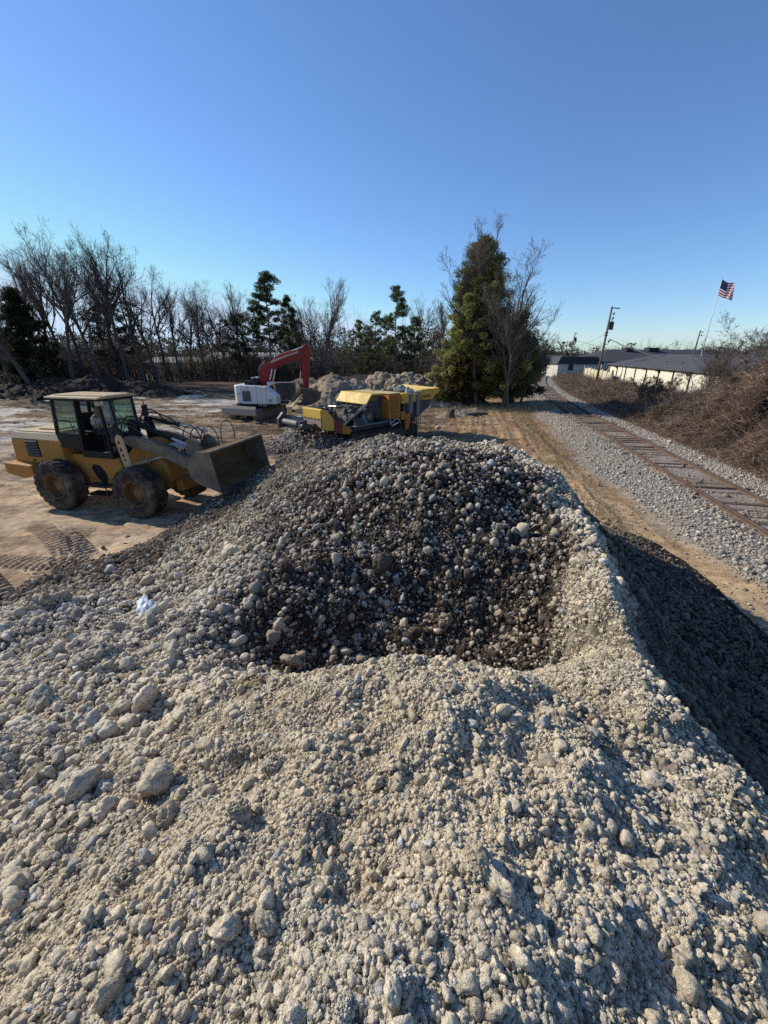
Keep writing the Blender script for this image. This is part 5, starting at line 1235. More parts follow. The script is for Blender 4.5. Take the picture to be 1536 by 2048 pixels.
# clods and debris scattered over the yard
n = 3600; x = np.concatenate([gz.uniform(-30, 9, n//2), gz.normal(4.5, 2.5, n//2)]); y = np.concatenate([16+34*gz.uniform(0, 1, n//2)**1.3, gz.normal(30, 3.5, n//2)]); off = rail_off(x, y)
k = (off < -3) & (np.hypot(x+9, y-29.6) > 2.3) & (y > 15); x, y = x[k], y[k]; r = .036*np.exp(gz.normal(0, .5, len(x))); ci = gz.uniform(0, 1, len(x))[:, None]
cc = (np.array((.30, .22, .145))*(1-ci)+np.array((.42, .36, .28))*ci)*np.exp(gz.normal(0, .25, len(x)))[:, None]
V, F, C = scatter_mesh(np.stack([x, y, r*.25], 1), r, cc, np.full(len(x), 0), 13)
tag(np_mesh('dirt_clods', V, F, r_mat, smooth=True, col=C), 'scattered clods and stones on the churned yard', 'clods', kind='stuff')
# stump and timber
mb = MB(); gq = random.Random(3); prof = []
mb.tube([(0, 0, -.05), (0.02, 0, .12), (.03, .01, .45), (.06, .01, .68)], [.36, .27, .23, .24], 11); mb.tube([(.1, .0, .6), (.16, 0, .80)], [.10, .02], 6); mb.tube([(-.15, .08, .55), (-.18, .1, .76)], [.08, .02], 6)
for k in range(5):
    a = k*1.3; mb.tube([(0, 0, .15), (.34*math.cos(a), .34*math.sin(a), .03), (.55*math.cos(a), .55*math.sin(a), -.05)], [.12, .07, .03], 6)
o = mb.build('tree_stump', M_BARK, smooth=True); o.location = (4.75, 29.0, 0); tag(o, 'short dark broken stump standing on the dirt right of the crusher', 'stump')
for (x, y, rz, L_, lab) in ((-24.6, 44.5, .5, 4.6, 'pale cut log lying at the foot of the mulch heap'), (6.9, 30.6, .25, 1.9, 'pale weathered plank on the dirt before the cedar')):
    mb = MB(); mb.tube([(-L_/2, 0, .12), (0, .06, .16), (L_/2, 0, .13)], [.12, .13, .09], 8); o = mb.build('log', M_BARKL, smooth=True); o.location = (x, y, .0); o.rotation_euler = (0, 0, rz); tag(o, lab, 'log')
mb = MB(); mb.box(-1.0, 1.0, -.16, .16, .0, .05); mb.box(-.9, .8, -.16, -.10, .05, .2); mb.box(-.9, .8, .10, .16, .05, .2)
o = mb.build('steel_channel', M_RUST, bevel=.01); o.location = (-3.75, 20.6, .86); o.rotation_euler = (.12, .12, -.35); tag(o, 'rusty steel channel lying on the stone cone below the belt', 'steel beam')

# ------------------------------------------------------------------ railway
def track_pt(y, lateral):
    dy = .01; dx = float(track_x(y+dy)-track_x(y-dy))/(2*dy); L_ = math.hypot(dx, 1); return float(track_x(y)) + lateral/L_, y - lateral*dx/L_
RT = empty('railway_track', (float(track_x(9)), 9, .13), 0, 'single rusty railway track on grey ballast curving away to the right', 'railway track')
M_TIE = bark_mat('weathered_sleeper', (.085, .062, .048), (.20, .155, .12))
M_RAIL = paint('rusty_rail', (.115, .072, .052), .6, (.19, .14, .11), .6, 2, metal=.15)
O0 = np.array((float(track_x(9)), 9., .13))
for lat in (0, 1.50):
    ys_ = np.concatenate([np.linspace(1, 60, 90), np.linspace(61.5, 150, 60)]); ring = [(-.065, -.02), (.065, -.02), (.065, .0), (.012, .02), (.012, .10), (.036, .115), (.036, .15), (-.036, .15), (-.036, .115), (-.012, .10), (-.012, .02), (-.065, .0)]
    V = []
    for y in ys_:
        for (a, zz) in ring: X_, Y_ = track_pt(y, lat+a); V.append((X_-O0[0], Y_-O0[1], zz))
    np_mesh('rail', V, grid_faces(len(ys_), 12, True)[:, ::-1], M_RAIL, RT)
gr = random.Random(8); tie = []
for k in range(5):
    mb = MB(); w_ = .11
    prof = [(-.11+gr.uniform(-.01, .01), -.12), (-.115, .0+gr.uniform(-.02, .01)), (.115, .0+gr.uniform(-.02, .01)), (.11, -.12)]
    mb.prism(prof, -1.28+gr.uniform(-.1, .1), 1.28+gr.uniform(-.1, .1), 'y'); tie.append(mb.build('sleeper', M_TIE, RT, bevel=.012))
y = 5.2
for k in range(100):
    o = tie[k] if k < 5 else tie[k % 5].copy()
    if k >= 5: COL.objects.link(o); o.parent = RT
    X_, Y_ = track_pt(y, .75); dx = float(track_x(y+.01)-track_x(y-.01))/.02
    o.location = (X_-O0[0], Y_-O0[1], gr.uniform(.0, .045)); o.rotation_euler = (gr.uniform(-.02, .02), 0, -math.atan(dx)+PI/2*0 + gr.uniform(-.03, .03))
    o.rotation_euler.z += PI/2
    y += .53 if y < 45 else .62
# ballast stones
gb = np.random.default_rng(66); P_, R_, C_ = [], [], []
for (r0, n, ymax) in ((.020, 62000, 24), (.034, 22000, 45), (.05, 6000, 70)):
    y = 3 + (ymax-3)*gb.uniform(0, 1, n)**1.35; _be = -np.clip(1.6+.08*(y-6), 1.5, 2.3); off = _be + (4.4-_be)*gb.uniform(0, 1, n) + gb.normal(0, .24, n); x = track_x(y)+off/.975
    onrail = (np.abs(off) < .06) | (np.abs(off-1.46) < .06); inner = (off > .05) & (off < 1.4)
    k = ~onrail & (gb.uniform(0, 1, n) < np.where(off < _be, .5, 1)) & (gb.uniform(0, 1, n) < np.where(off > 3.6, .4, 1)) & (~inner | (gb.uniform(0, 1, n) < .55)); x, y, off, inner = x[k], y[k], off[k], inner[k]
    r = r0*np.exp(gb.normal(0, .3, len(x))); z = ground_low(x, y) + r*.25 - .025*inner
    cc = np.array((.50, .435, .355))[None]*np.exp(gb.normal(0, .30, len(x)))[:, None]; cc = mix3(cc, (.26, .185, .135), inner*.55*1.0); P_.append(np.stack([x, y, z], 1)); R_.append(r); C_.append(cc)
P_ = np.concatenate(P_); R_ = np.concatenate(R_); C_ = np.clip(np.concatenate(C_), 0, .7); pxr = 400*R_/np.linalg.norm(P_, axis=1)
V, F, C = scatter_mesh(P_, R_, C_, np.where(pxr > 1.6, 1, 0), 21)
tag(np_mesh('ballast_stones', V, F, r_mat, smooth=False, col=C), 'grey ballast stones heaped along the railway track', 'ballast', kind='stuff')

# ------------------------------------------------------------------ bramble bank right of the track
def brush_h(off, y):
    H_ = np.interp(y, [5, 12, 18, 22, 24.5, 26.5, 28.5, 31, 34, 60, 90], [4.4, 5.2, 6.1, 6.0, 5.2, 3.9, 2.3, 1.0, .5, .45, .4])
    w0 = np.interp(y, [20, 30], [8.2, 11.5])
    cl = bumps(off+.6*fbm(y*.5, off*.5, 2, 902), y, 1.15, 903, .85); cl2 = bumps(off, y, .55, 904, .7)
    return (H_*sstep(3.3, w0, off)**.7*(.55+.7*fbm(off*.42, y*.36, 4, 901))*(.80+.28*cl) + .75*cl*sstep(3.2, 4.4, off) + .3*cl2*sstep(3.1, 3.9, off))*(1-sstep(19, 30, off))
gv = np.random.default_rng(71)
no, ny_ = 150, 420; o_ = np.linspace(3.4, 26, no); y_ = 6*np.exp(np.linspace(0, math.log(95/6), ny_)); O_, Y_ = np.meshgrid(o_, y_, indexing='ij'); of = O_.ravel(); yy = Y_.ravel()
zz = ground_low(track_x(yy)+of/.975, yy) + .80*brush_h(of, yy) + .25*sstep(3.6, 4.6, of)*(fbm(of*2, yy*2, 3, 905)-.5); zz[of < 3.6] -= .2
cb = np.tile(np.array((.050, .033, .024)), (len(of), 1)); cb = mix3(cb, (.03, .022, .016), sstep(.45, .6, fbm(of*1.2, yy*1.2, 3, 907)))
tag(np_mesh('thicket_floor', np.stack([track_x(yy)+of/.975, yy, zz], 1), grid_faces(no, ny_)[:, ::-1], g_mat, smooth=True, col=cb), 'dark leaf litter bank beneath the brambles', 'bank', kind='structure')
n = 150000
y = 7*np.exp(gv.uniform(0, 1, n)*math.log(80/7)); of = 3.25 + 17*gv.uniform(0, 1, n)**1.25; k = gv.uniform(0, 1, n) < np.clip(.35+of*.1, 0, 1); y, of = y[k], of[k]; n = len(y)
base = ground_low(track_x(y)+of/.975, y) + brush_h(of, y)*gv.uniform(.55, 1.0, n)
dist = np.hypot(track_x(y)+of, y); th_ = .0022+.00024*dist
a = gv.uniform(0, 2*PI, n); L_ = gv.uniform(.18, .75, n)*(.7+.02*dist)*np.where(gv.uniform(0, 1, n) < .12, 1.9, 1); up = gv.uniform(-.3, 1.1, n); curl = gv.normal(0, .35, n)
K = 6; pts = np.zeros((n, K, 3)); p = np.stack([track_x(y)+of/.975, y, base], 1)
for i in range(K):
    pts[:, i] = p; t = i/(K-1); aa = a + curl*t*2.2; u_ = up - 1.5*t*gv.uniform(.5, 1.2, n)
    st = np.stack([np.cos(aa), np.sin(aa), u_], 1) + gv.normal(0, .22, (n, 3)); st /= np.linalg.norm(st, axis=1)[:, None]; p = p + st*(L_/(K-1))[:, None]
side = np.cross(pts[:, 1]-pts[:, 0], gv.normal(size=(n, 3))); side /= np.linalg.norm(side, axis=1)[:, None]+1e-9
w_ = (th_[:, None]*np.linspace(1, .35, K)[None])[:, :, None]
V = np.stack([pts-side[:, None]*w_, pts+side[:, None]*w_], 2).reshape(-1, 3)
idx = np.arange(n)[:, None]*K*2 + np.arange(K-1)[None]*2; F = np.stack([idx, idx+1, idx+3, idx+2], -1).reshape(-1, 4)
ci = gv.uniform(0, 1, n)[:, None]; patch = sstep(.42, .62, fbm(of*.5, y*.4, 3, 911))[:, None]
cc = (np.array((.175, .105, .07))*(1-ci)+np.array((.34, .245, .17))*ci)*(1-.35*patch) + np.array((.085, .068, .052))*patch
cc *= np.exp(gv.normal(0, .25, n))[:, None]; tk = (y > 24)[:, None]*.25; cc = cc*(1-tk)+np.array((.14, .11, .09))*tk
M_VINE = leaf_mat('dry_vines', .12)
tag(np_mesh('bramble_thicket', V, F, M_VINE, col=np.repeat(cc, K*2, 0)), 'tangled brown leafless brambles and vines covering the bank right of the track', 'brambles', kind='stuff')
# upright wispy shoots and thicker canes
br = []; n = 5200; y = 8*np.exp(gv.uniform(0, 1, n)*math.log(55/8)); of = 3.8+14*gv.uniform(0, 1, n)**1.1
hb = brush_h(of, y); X0 = track_x(y)+of/.975; Z0 = ground_low(X0, y)
for i in range(n):
    L_ = gv.uniform(.5, 1.5)*(1.25 if y[i] < 30 else .75); p = np.array((X0[i], y[i], Z0[i]+hb[i]*.75)); d = np.array((gv.normal(0, .45), gv.normal(0, .45), 1.)); P = [p]
    for k in range(4): d = d+gv.normal(0, .16, 3); d /= np.linalg.norm(d); P.append(P[-1]+d*L_/4)
    r = (.004+.00022*math.hypot(X0[i], y[i]))*(2.4 if gv.uniform() < .14 else 1); br.append((np.array(P), np.linspace(r, r*.35, 5)))
V, F = tubes_mesh(br, 3); tag(np_mesh('bramble_shoots', V, F, M_TWIGL), 'wispy bare shoots and canes standing out of the bramble bank', 'shoots', kind='stuff')
# dead leaves caught in the brambles
n = 7000; y = 7*np.exp(gv.uniform(0, 1, n)*math.log(60/7)); of = 3.4+15*gv.uniform(0, 1, n)**1.2; C = np.stack([track_x(y)+of/.975, y, ground_low(track_x(y), y)+brush_h(of, y)*gv.uniform(.5, 1.05, n)], 1)
V, F, c = leaf_cloud(C, np.full(n, .25), 4, .022, np.tile(np.array((.21, .145, .09)), (n, 1))*np.exp(gv.normal(0, .35, n))[:, None], gv, .8, 1.2)
tag(np_mesh('dead_leaves', V, F, M_LEAF, col=c), 'dry brown leaves caught in the brambles', 'leaves', kind='stuff')
# small bare trees growing out of the bank
for (sd, x, y, z, H, kw, lab) in ((711, 22.3, 28.5, 1.4, 5.6, dict(spread=.70, fork=.08, nprim=7, multi=3), 'wide many-stemmed bare sapling on the bramble bank below the flag'), (712, 19.6, 31, .6, 2.3, dict(spread=.7, fork=.1, nprim=6, multi=2), 'low bare bush in front of the white wall'),
                                  (713, 24.6, 28, 2.5, 4.2, dict(spread=.7, fork=.1, nprim=6, multi=2), 'bare sapling right of the flagpole on the bank'), (714, 22.4, 33, .6, 2.4, dict(spread=.75, fork=.1, nprim=7, multi=2), 'small dark bush before the white wall pilasters'), (715, 24.6, 31, .9, 3.2, dict(spread=.7, fork=.1, nprim=6, multi=2), 'bare bush hiding the far end of the white wall')):
    o = make_bare(sd, H, M_TWIGL, M_TWIGL, r0=.045, **kw); o.location = (x, y, z); tag(o, lab, 'bare sapling')

# ------------------------------------------------------------------ buildings and street furniture right of the track
def masonry(name, c, scale=(1.0, 1.0), stain=.4):
    m, nt, b = new_mat(name); co = objco(nt)
    mp = N(nt, 'ShaderNodeMapping'); mp.inputs['Scale'].default_value = (1.2, 1.2, .25); nt.links.new(co, mp.inputs[0])
    f = noise(nt, 1.6, 6, .7, mp.outputs[0]); f2 = noise(nt, 9, 4, .6, co)
    base = mixc(nt, ramp(nt, f, [(.4, 0), (.75, stain)]), c, tuple(x*.35 for x in c)); base = mixc(nt, ramp(nt, f2, [(.4, 0), (.8, .3)]), base, tuple(x*.7 for x in c))
    nt.links.new(base, b.inputs['Base Color']); b.inputs['Roughness'].default_value = .9; bump(nt, f2, .2, .02, b); return m
def shingle(name, c):
    m, nt, b = new_mat(name); co = objco(nt); br = N(nt, 'ShaderNodeTexBrick'); br.inputs['Scale'].default_value = 3.2; br.inputs['Mortar Size'].default_value = .012
    br.inputs['Color1'].default_value = (*c, 1); br.inputs['Color2'].default_value = (*[x*1.35 for x in c], 1); br.inputs['Mortar'].default_value = (*[x*.5 for x in c], 1); nt.links.new(co, br.inputs['Vector'])
    f = ramp(nt, noise(nt, 1.1, 5, .7, co), [(.3, .7), (.7, 1.35)]); nt.links.new(mixc(nt, 1.0, br.outputs[0], f, 'MULTIPLY'), b.inputs['Base Color']); b.inputs['Roughness'].default_value = .9; return m
M_WALL = masonry('whitewashed_block', (.74, .69, .56), stain=.25); M_WALLG = masonry('grey_white_siding', (.55, .54, .50)); M_CREAM = masonry('cream_fence', (.68, .60, .40), stain=.6)
M_SHIN = shingle('dark_shingles', (.045, .046, .05)); M_SHIN2 = shingle('charcoal_shingles', (.058, .06, .064)); M_BRICK = masonry('red_brick', (.26, .10, .06), stain=.5)
M_RIB = paint('ribbed_dark_metal', (.035, .03, .03), .5, (.10, .08, .06), .4); M_DK = paint('dark_trim', (.02, .018, .016), .7, (.1, .08, .06), .3); M_WIN, _n, _b = new_mat('dark_window'); _b.inputs['Base Color'].default_value = (.02, .022, .026, 1); _b.inputs['Roughness'].default_value = .12
M_POLE = bark_mat('pole_wood', (.10, .085, .07), (.22, .19, .155))

def hip_roof(x0, x1, y0, y1, ze, zr, hip, over=.5, th=.12):
    mb = MB(); X0, X1, Y0, Y1 = x0-over, x1+over, y0-over, y1+over; ym = (y0+y1)/2
    top = [(X0, Y0, ze), (X1, Y0, ze), (X1, Y1, ze), (X0, Y1, ze), (X0+hip, ym, zr), (X1-hip, ym, zr)]
    vs = top + [(p[0], p[1], ze-th) for p in top[:4]]
    return mb.add(vs, [(0, 1, 5, 4), (1, 2, 5), (2, 3, 4, 5), (3, 0, 4), (9, 8, 7, 6), (0, 6, 7, 1), (1, 7, 8, 2), (2, 8, 9, 3), (3, 9, 6, 0)])
def building(name, loc, rz, label, cat='building', group=None): return empty(name, loc, rz, label, cat, group)

# long low white-walled building, parallel with the track (local x runs along it, away from camera; local +y faces the track)
LA = math.atan2(.973, .205)
B1 = building('long_building', (26.2, 33.0, .45), LA, 'long low building with whitewashed wall, dark pilasters and grey shingle roof')
Lb = 28.0
mb = MB(); mb.box(0, Lb, -9, 0, -.8, 2.50); mb.build('wall', M_WALL, B1)
for k in range(9):
    mb = MB(); x = 1.0+k*3.3; mb.box(x, x+.09, .0, .10, -.5, 2.42); mb.build('pilaster', M_DK, B1)
hip_roof(0, Lb, -9, 0, 2.52, 3.80, 4.2, .30).build('roof', M_SHIN2, B1)
mb = MB(); gq = random.Random(5); x = -.3
while x < Lb: w_ = gq.uniform(.3, .9); mb.box(x, x+w_-.02, .20, .24, 2.42-gq.choice((.02, .05, .08, .25 if gq.random() < .3 else .06)), 2.46); x += w_
mb.build('eave_trim', M_DK, B1)
for k, x in enumerate((6.0, 10.5, 14.2, 20.5, 23.0)):
    mb = MB(); mb.tube([(x, -1.7, 2.55), (x, -1.7, 3.05)], .07, 8); mb.tube([(x, -1.7, 3.05), (x, -1.7, 3.12)], .11, 8); mb.build('roof_vent', M_DK, B1)
# large roof behind
B2 = building('large_building', (47, 92, .6), math.radians(6), 'large dark hip-roofed building standing behind the white wall')
mb = MB(); mb.box(0, 34, 0, 16, -.8, 2.1); mb.build('wall', M_WALLG, B2); hip_roof(0, 34, 0, 16, 2.1, 4.55, 6.5, .7).build('roof', M_SHIN, B2)
for x, w_ in ((9.5, 1.6), (15, 2.6)):
    mb = MB(); mb.box(x, x+w_, 6.2, 8, 4.2, 4.95); mb.build('roof_unit', M_DK, B2)
mb = MB(); mb.box(1.5, 4.5, -.04, .0, 0, 1.6); mb.build('door', M_WIN, B2)
# shed with ribbed mansard
B3 = building('shed', (32.3, 79, .45), math.radians(-3), 'small off-white shed with ribbed dark mansard roof and one window')
mb = MB(); mb.box(0, 7.7, 0, 6, -.8, 2.1); mb.build('wall', M_WALLG, B3)
mb = MB(); Z0, Z1 = 2.06, 3.35
mb.add([(-.35, -.35, Z0), (8.05, -.35, Z0), (8.05, 6.35, Z0), (-.35, 6.35, Z0), (.55, .5, Z1), (7.2, .5, Z1), (7.2, 5.5, Z1), (.55, 5.5, Z1)], [(0, 1, 5, 4), (1, 2, 6, 5), (2, 3, 7, 6), (3, 0, 4, 7), (4, 5, 6, 7), (3, 2, 1, 0)])
rf = mb.build('roof', M_RIB, B3)
mb = MB()
for k in range(22): x = -.2+8.1*k/21; xt = .6+6.5*k/21; mb.bar((x, -.36, Z0), (xt, .49, Z1), .05, .07)
mb.build('seam', M_DK, rf)
mb = MB(); mb.box(1.9, 2.8, -.03, .0, 1.0, 2.0); wn = mb.build('window', M_WIN, B3); mb = MB(); mb.box(1.8, 2.9, -.06, -.0305, .92, .99); mb.box(2.33, 2.37, -.06, -.031, 1.0, 2.0); mb.build('window_frame', M_DK, wn)
mb = MB(); mb.box(-.03, .0, 2.2, 3.1, 0, 1.95); mb.build('door', M_CREAM, B3)
# house partly hidden behind the evergreen, and sheds on the left horizon
def small_house(loc, rz, w_, d_, h_, rh, wall, roof, label, nwin=2):
    b = building('house', loc, rz, label, 'house'); mb = MB(); mb.box(0, w_, 0, d_, -.8, h_); mb.build('wall', wall, b)
    mb = MB(); mb.add([(-.4, -.4, h_), (w_+.4, -.4, h_), (w_+.4, d_+.4, h_), (-.4, d_+.4, h_), (-.4, d_/2, h_+rh), (w_+.4, d_/2, h_+rh)], [(0, 1, 5, 4), (2, 3, 4, 5), (0, 4, 3), (1, 2, 5), (3, 2, 1, 0)]); mb.build('roof', roof, b)
    for k in range(nwin):
        x = w_*(k+.6)/(nwin+.2); mb = MB(); mb.box(x, x+.9, -.03, 0, .9, 1.9); wn = mb.build('window', M_WIN, b); mb = MB(); mb.box(x-.08, x+.98, -.055, -.0305, .82, .9); mb.build('sill', wall, wn)
    return b
small_house((37, 112, .4), .05, 11, 7, 2.2, 1.3, M_WALLG, M_SHIN2, 'low grey house half hidden behind the evergreen by the rails', 3)
M_WROOF = masonry('pale_metal_roof', (.70, .69, .66), stain=.35)
small_house((-48.5, 88, .3), .04, 12, 7, 2.3, 1.0, M_WALLG, masonry('grey_roof', (.42, .42, .40)), 'low shed with pale grey roof seen through the wood behind the loader', 2)
small_house((-44, 106, .3), -.03, 17, 8, 2.8, 1.4, M_WALLG, M_WROOF, 'long shed with white metal roof seen through the trees left of the red boom', 3)
small_house((-16.2, 90, .3), .1, 4.2, 5, 2.6, .7, M_WROOF, M_WROOF, 'small white tank-like hut behind the excavator bucket', 1)
# brick gable at the right edge
B5 = building('brick_house', (33.5, 33.0, .6), math.radians(-10), 'red-brown brick gable half buried in brambles at the right edge')
mb = MB(); mb.prism([(0, -.5), (7, -.5), (7, 3.2), (3.5, 5.1), (0, 3.2)], 0, 9, 'y'); mb.build('wall', M_BRICK, B5)
mb = MB(); mb.prism([(-.5, 2.95), (3.5, 5.15), (7.5, 2.95), (7.5, 3.1), (3.5, 5.32), (-.5, 3.1)], -.4, 9.4, 'y'); mb.build('roof', M_SHIN, B5)
# cream fence
FN = empty('panel_fence', (30.0, 55.5, .35), math.atan2(21, 5.7), 'weathered cream panel fence with grey posts beside the leaning utility pole', 'fence')
for k in range(8):
    mb = MB(); mb.box(k*2.7, k*2.7+.2, -.12, .12, -.4, 1.95); mb.build('post', M_WALLG, FN)
    if k < 7: mb = MB(); mb.box(k*2.7+.2, k*2.7+2.7, -.03, .03, -.3, 1.62+.06*((k*7) % 3)); mb.build('panel', M_CREAM, FN)
# parked car behind the fence
CA = empty('parked_car', (32.2, 55.6, .35), math.radians(75), 'dark parked car between the cream fence and the white building', 'car')
M_CAR = paint('dark_car_paint', (.03, .032, .036), .25, (.2, .18, .15), .2, spec=.6)
mb = MB(); mb.prism([(-2.2, .35), (-2.25, .75), (-2.1, .92), (-1.1, 1.0), (-.55, 1.42), (.75, 1.46), (1.45, 1.02), (2.1, .95), (2.2, .6), (2.15, .32)], -.85, .85, 'y'); mb.build('body', M_CAR, CA, bevel=.08, seg=3)
mb = MB(); mb.prism([(-.95, 1.03), (-.5, 1.36), (.70, 1.40), (1.25, 1.04)], -.862, -.851, 'y'); mb.prism([(-.95, 1.03), (-.5, 1.36), (.70, 1.40), (1.25, 1.04)], .851, .862, 'y'); mb.build('side_windows', M_WIN, CA)
for x in (-1.35, 1.35):
    for y in (-.80, .80):
        mb = MB(); mb.lathe([(.19, -.1), (.32, -.1), (.34, -.06), (.34, .06), (.32, .1), (.19, .1), (.19, -.1)], 24); t = mb.build('wheel', M_RUB, CA); t.location = (x, y, .33); mb = MB(); mb.lathe([(.19, -.08), (.1, -.1), (.001, -.1)], 16); mb.lathe([(.19, .08), (.1, .1), (.001, .1)], 16); mb.build('rim', M_CHROME, t)
for y in (-.6, .6):
    mb = MB(); mb.box(-2.28, -2.2, y-.15, y+.15, .68, .82); mb.build('tail_light', M_RED, CA); mb = MB(); mb.box(2.12, 2.2, y-.16, y+.16, .62, .76); mb.build('headlight', M_CHROME, CA)

# ------------------------------------------------------------------ poles, wires and the flag
def pole(loc, H, label, items, r=.14, lean=(0, 0)):
    p = empty('utility_pole', loc, 0, label, 'utility pole'); mb = MB(); mb.tube([(0, 0, -.5), (lean[0]*.5, lean[1]*.5, H*.5), (lean[0], lean[1], H)], [r, r*.85, r*.65], 10); mb.build('pole', M_POLE, p, smooth=True)
    L_ = lambda z: (lean[0]*z/H, lean[1]*z/H)
    for it in items:
        mb = MB(); z = it[1]; lx, ly = L_(z)
        if it[0] == 'arm': mb.bar((lx-.1, ly, z), (lx+it[2], ly, z-.05), .09, .11); nm = 'cross_arm'
        elif it[0] == 'ins': mb.bar((lx, ly, z), (lx+.42, ly, z), .04, .04); mb.tube([(lx+.42, ly, z-.16), (lx+.42, ly, z-.05), (lx+.42, ly, z+.16)], [.05, .11, .06], 8); nm = 'insulator'
        elif it[0] == 'can': mb.tube([(lx+.42, ly, z-.5), (lx+.42, ly, z+.38), (lx+.42, ly, z+.45)], [.25, .25, .16], 14); mb.tube([(lx+.36, ly, z+.42), (lx+.34, ly, z+.72)], .05, 6); mb.bar((lx, ly, z+.2), (lx+.3, ly, z+.2), .06, .1); nm = 'transformer'
        elif it[0] == 'lamp': mb.tube([(lx, ly, z-.25), (lx+.4, ly, z-.28), (lx+.62, ly, z+.15)], .035, 6); mb.tube([(lx+.45, ly, z+.05), (lx+.72, ly, z+.28)], [.12, .05], 8); nm = 'bracket'
        else: mb.tube([(lx, ly, z-.06), (lx, ly, z+.06)], r*1.25, 10); mb.tube([(lx-.22, ly, z), (lx+.22, ly, z)], .03, 6); nm = 'band'
        mb.build(nm, M_DARKST if it[0] != 'arm' else M_POLE, p)
    return p
pole((28.3, 56.0, .4), 9.4, 'tall leaning utility pole with transformer and brackets by the cream fence', [('arm', 9.25, 1.0), ('ins', 8.6), ('ins', 8.1), ('can', 7.25), ('band', 6.4), ('band', 6.1), ('lamp', 5.3)], .16, (.25, 0))
pole((43.6, 101, .4), 8.4, 'second utility pole further back behind the shed', [('can', 6.9), ('ins', 8.2)], .15, (.5, 0))
pole((57, 135, .4), 7.5, 'thin distant utility pole above the large roof', [('arm', 7.3, .8)], .14)
pole((57.5, 80, .4), 7.8, 'utility pole beyond the roofs left of the flagpole', [('arm', 7.6, .7), ('ins', 7.0)], .15, (.2, 0))
pole((34.2, 34.5, .6), 7.0, 'utility pole at the right edge behind the brick gable', [('can', 6.2), ('ins', 6.8), ('arm', 5.6, 1.4)], .15, (.1, 0))
M_WIRE = paint('grey_cable', (.30, .29, .27), .7)
def wire(a, b_, sag, label, r=.018):
    r *= 1.4
    P = [Vector(a).lerp(Vector(b_), t) - Vector((0, 0, sag*4*t*(1-t))) for t in [k/20 for k in range(21)]]
    mb = MB(); mb.tube(P, r, 5); return tag(mb.build('power_line', M_WIRE, smooth=True), label, 'power line')
M_DK2 = M_DK
wire((28.9, 56, 6.1), (38.5, 47, 2.9), .75, 'pale service cable drooping from the leaning pole to the grey roof', .030)
wire((28.6, 56, 5.0), (36.5, 52, 2.8), .3, 'thin lower cable from the leaning pole to the grey roof', .012)
wire((44.2, 101, 7.3), (52, 95, 5.1), .25, 'cable from the second pole to the large roof', .022)
wire((43.9, 101, 6.0), (28.7, 56.1, 6.9), .5, 'long cable between the second pole and the leaning pole', .014)
wire((57.9, 80, 7.6), (62, 70, 4.8), .35, 'cable drooping right from the pole left of the flag', .020)
wire((34.3, 34.5, 5.6), (39.5, 26, 3.2), .2, 'guy cable running down at the right edge', .016)
FPx, FPy = 32.5, 44.0
mb = MB(); mb.tube([(0, 0, -.4), (0, 0, 6), (0, 0, 10.55)], [.055, .042, .026], 12); fp = mb.build('flagpole', paint('white_pole', (.72, .72, .72), .35, (.5, .48, .44), .2), smooth=True); fp.location = (FPx, FPy, .5); tag(fp, 'slim white flagpole rising above the brambles', 'flagpole')
mb = MB(); mb.tube([(0, 0, 10.55), (0, 0, 10.62)], [.07, .07], 10); mb.build('finial', M_CHROME, fp)
# flag cloth: 13 stripes, canton with stars, rippling
nu, nv = 57, 39; u, v_ = np.meshgrid(np.linspace(0, 1, nu), np.linspace(0, 1, nv), indexing='ij')
FW, FH = 1.6, 1.35
def flag_pt(u, v_):
    yw = .16*u*np.sin(u*7.5 + v_*1.6) + .06*np.sin(u*15+v_*3)*u
    return np.stack([u*FW*(.97-.03*np.cos(u*7)), yw, -v_*FH*(1-.03*u) - .42*u**1.15 + .05*np.sin(u*9+1)], -1)
Vf = flag_pt(u, v_).reshape(-1, 3); Ff = grid_faces(nu, nv)
def flagcloth(name, c):
    m = cloth(name, c); nt = m.node_tree; tl = N(nt, 'ShaderNodeBsdfTranslucent'); tl.inputs[0].default_value = (*[min(1, x*1.3) for x in c], 1); mx = N(nt, 'ShaderNodeMixShader'); mx.inputs[0].default_value = .5
    nt.links.new(nt.nodes['Principled BSDF'].outputs[0], mx.inputs[1]); nt.links.new(tl.outputs[0], mx.inputs[2]); nt.links.new(mx.outputs[0], nt.nodes['Material Output'].inputs[0]); return m
mats = [flagcloth('flag_red', (.42, .012, .03)), flagcloth('flag_white', (.80, .79, .77)), flagcloth('flag_navy', (.012, .022, .09))]
fl = np_mesh('flag', Vf, Ff, mats[0], smooth=True); fl.data.materials.append(mats[1]); fl.data.materials.append(mats[2])
fi = np.arange(len(Ff)); iu = fi//(nv-1); iv = fi % (nv-1); st = (iv*13//(nv-1)) % 2; mi = np.where((iu < (nu-1)*.42) & (iv*13//(nv-1) < 7), 2, st)
fl.data.polygons.foreach_set('material_index', mi.astype(np.int32)); fl.location = (FPx+.03, FPy, 10.9); tag(fl, 'flag with red and white stripes and starred navy corner flying from the pole', 'flag')
mb = MB()
for r_ in range(9):
    for c_ in range(6 if r_ % 2 == 0 else 5):
        uu = .42*((c_*2+1+(r_ % 2))/12); vv = 7/13*((r_+1)/10); p = flag_pt(np.array(uu), np.array(vv)); ring = []
        for k in range(10): a = PI/2+k*PI/5; rr_ = .032 if k % 2 == 0 else .0125; ring.append((float(p[0])+rr_*math.cos(a), float(p[2])+rr_*math.sin(a)))
        mb.prism(ring, float(p[1])-.012, float(p[1])-.008, 'y'); mb.prism(ring, float(p[1])+.008, float(p[1])+.012, 'y')
mb.build('stars', mats[1], fl)

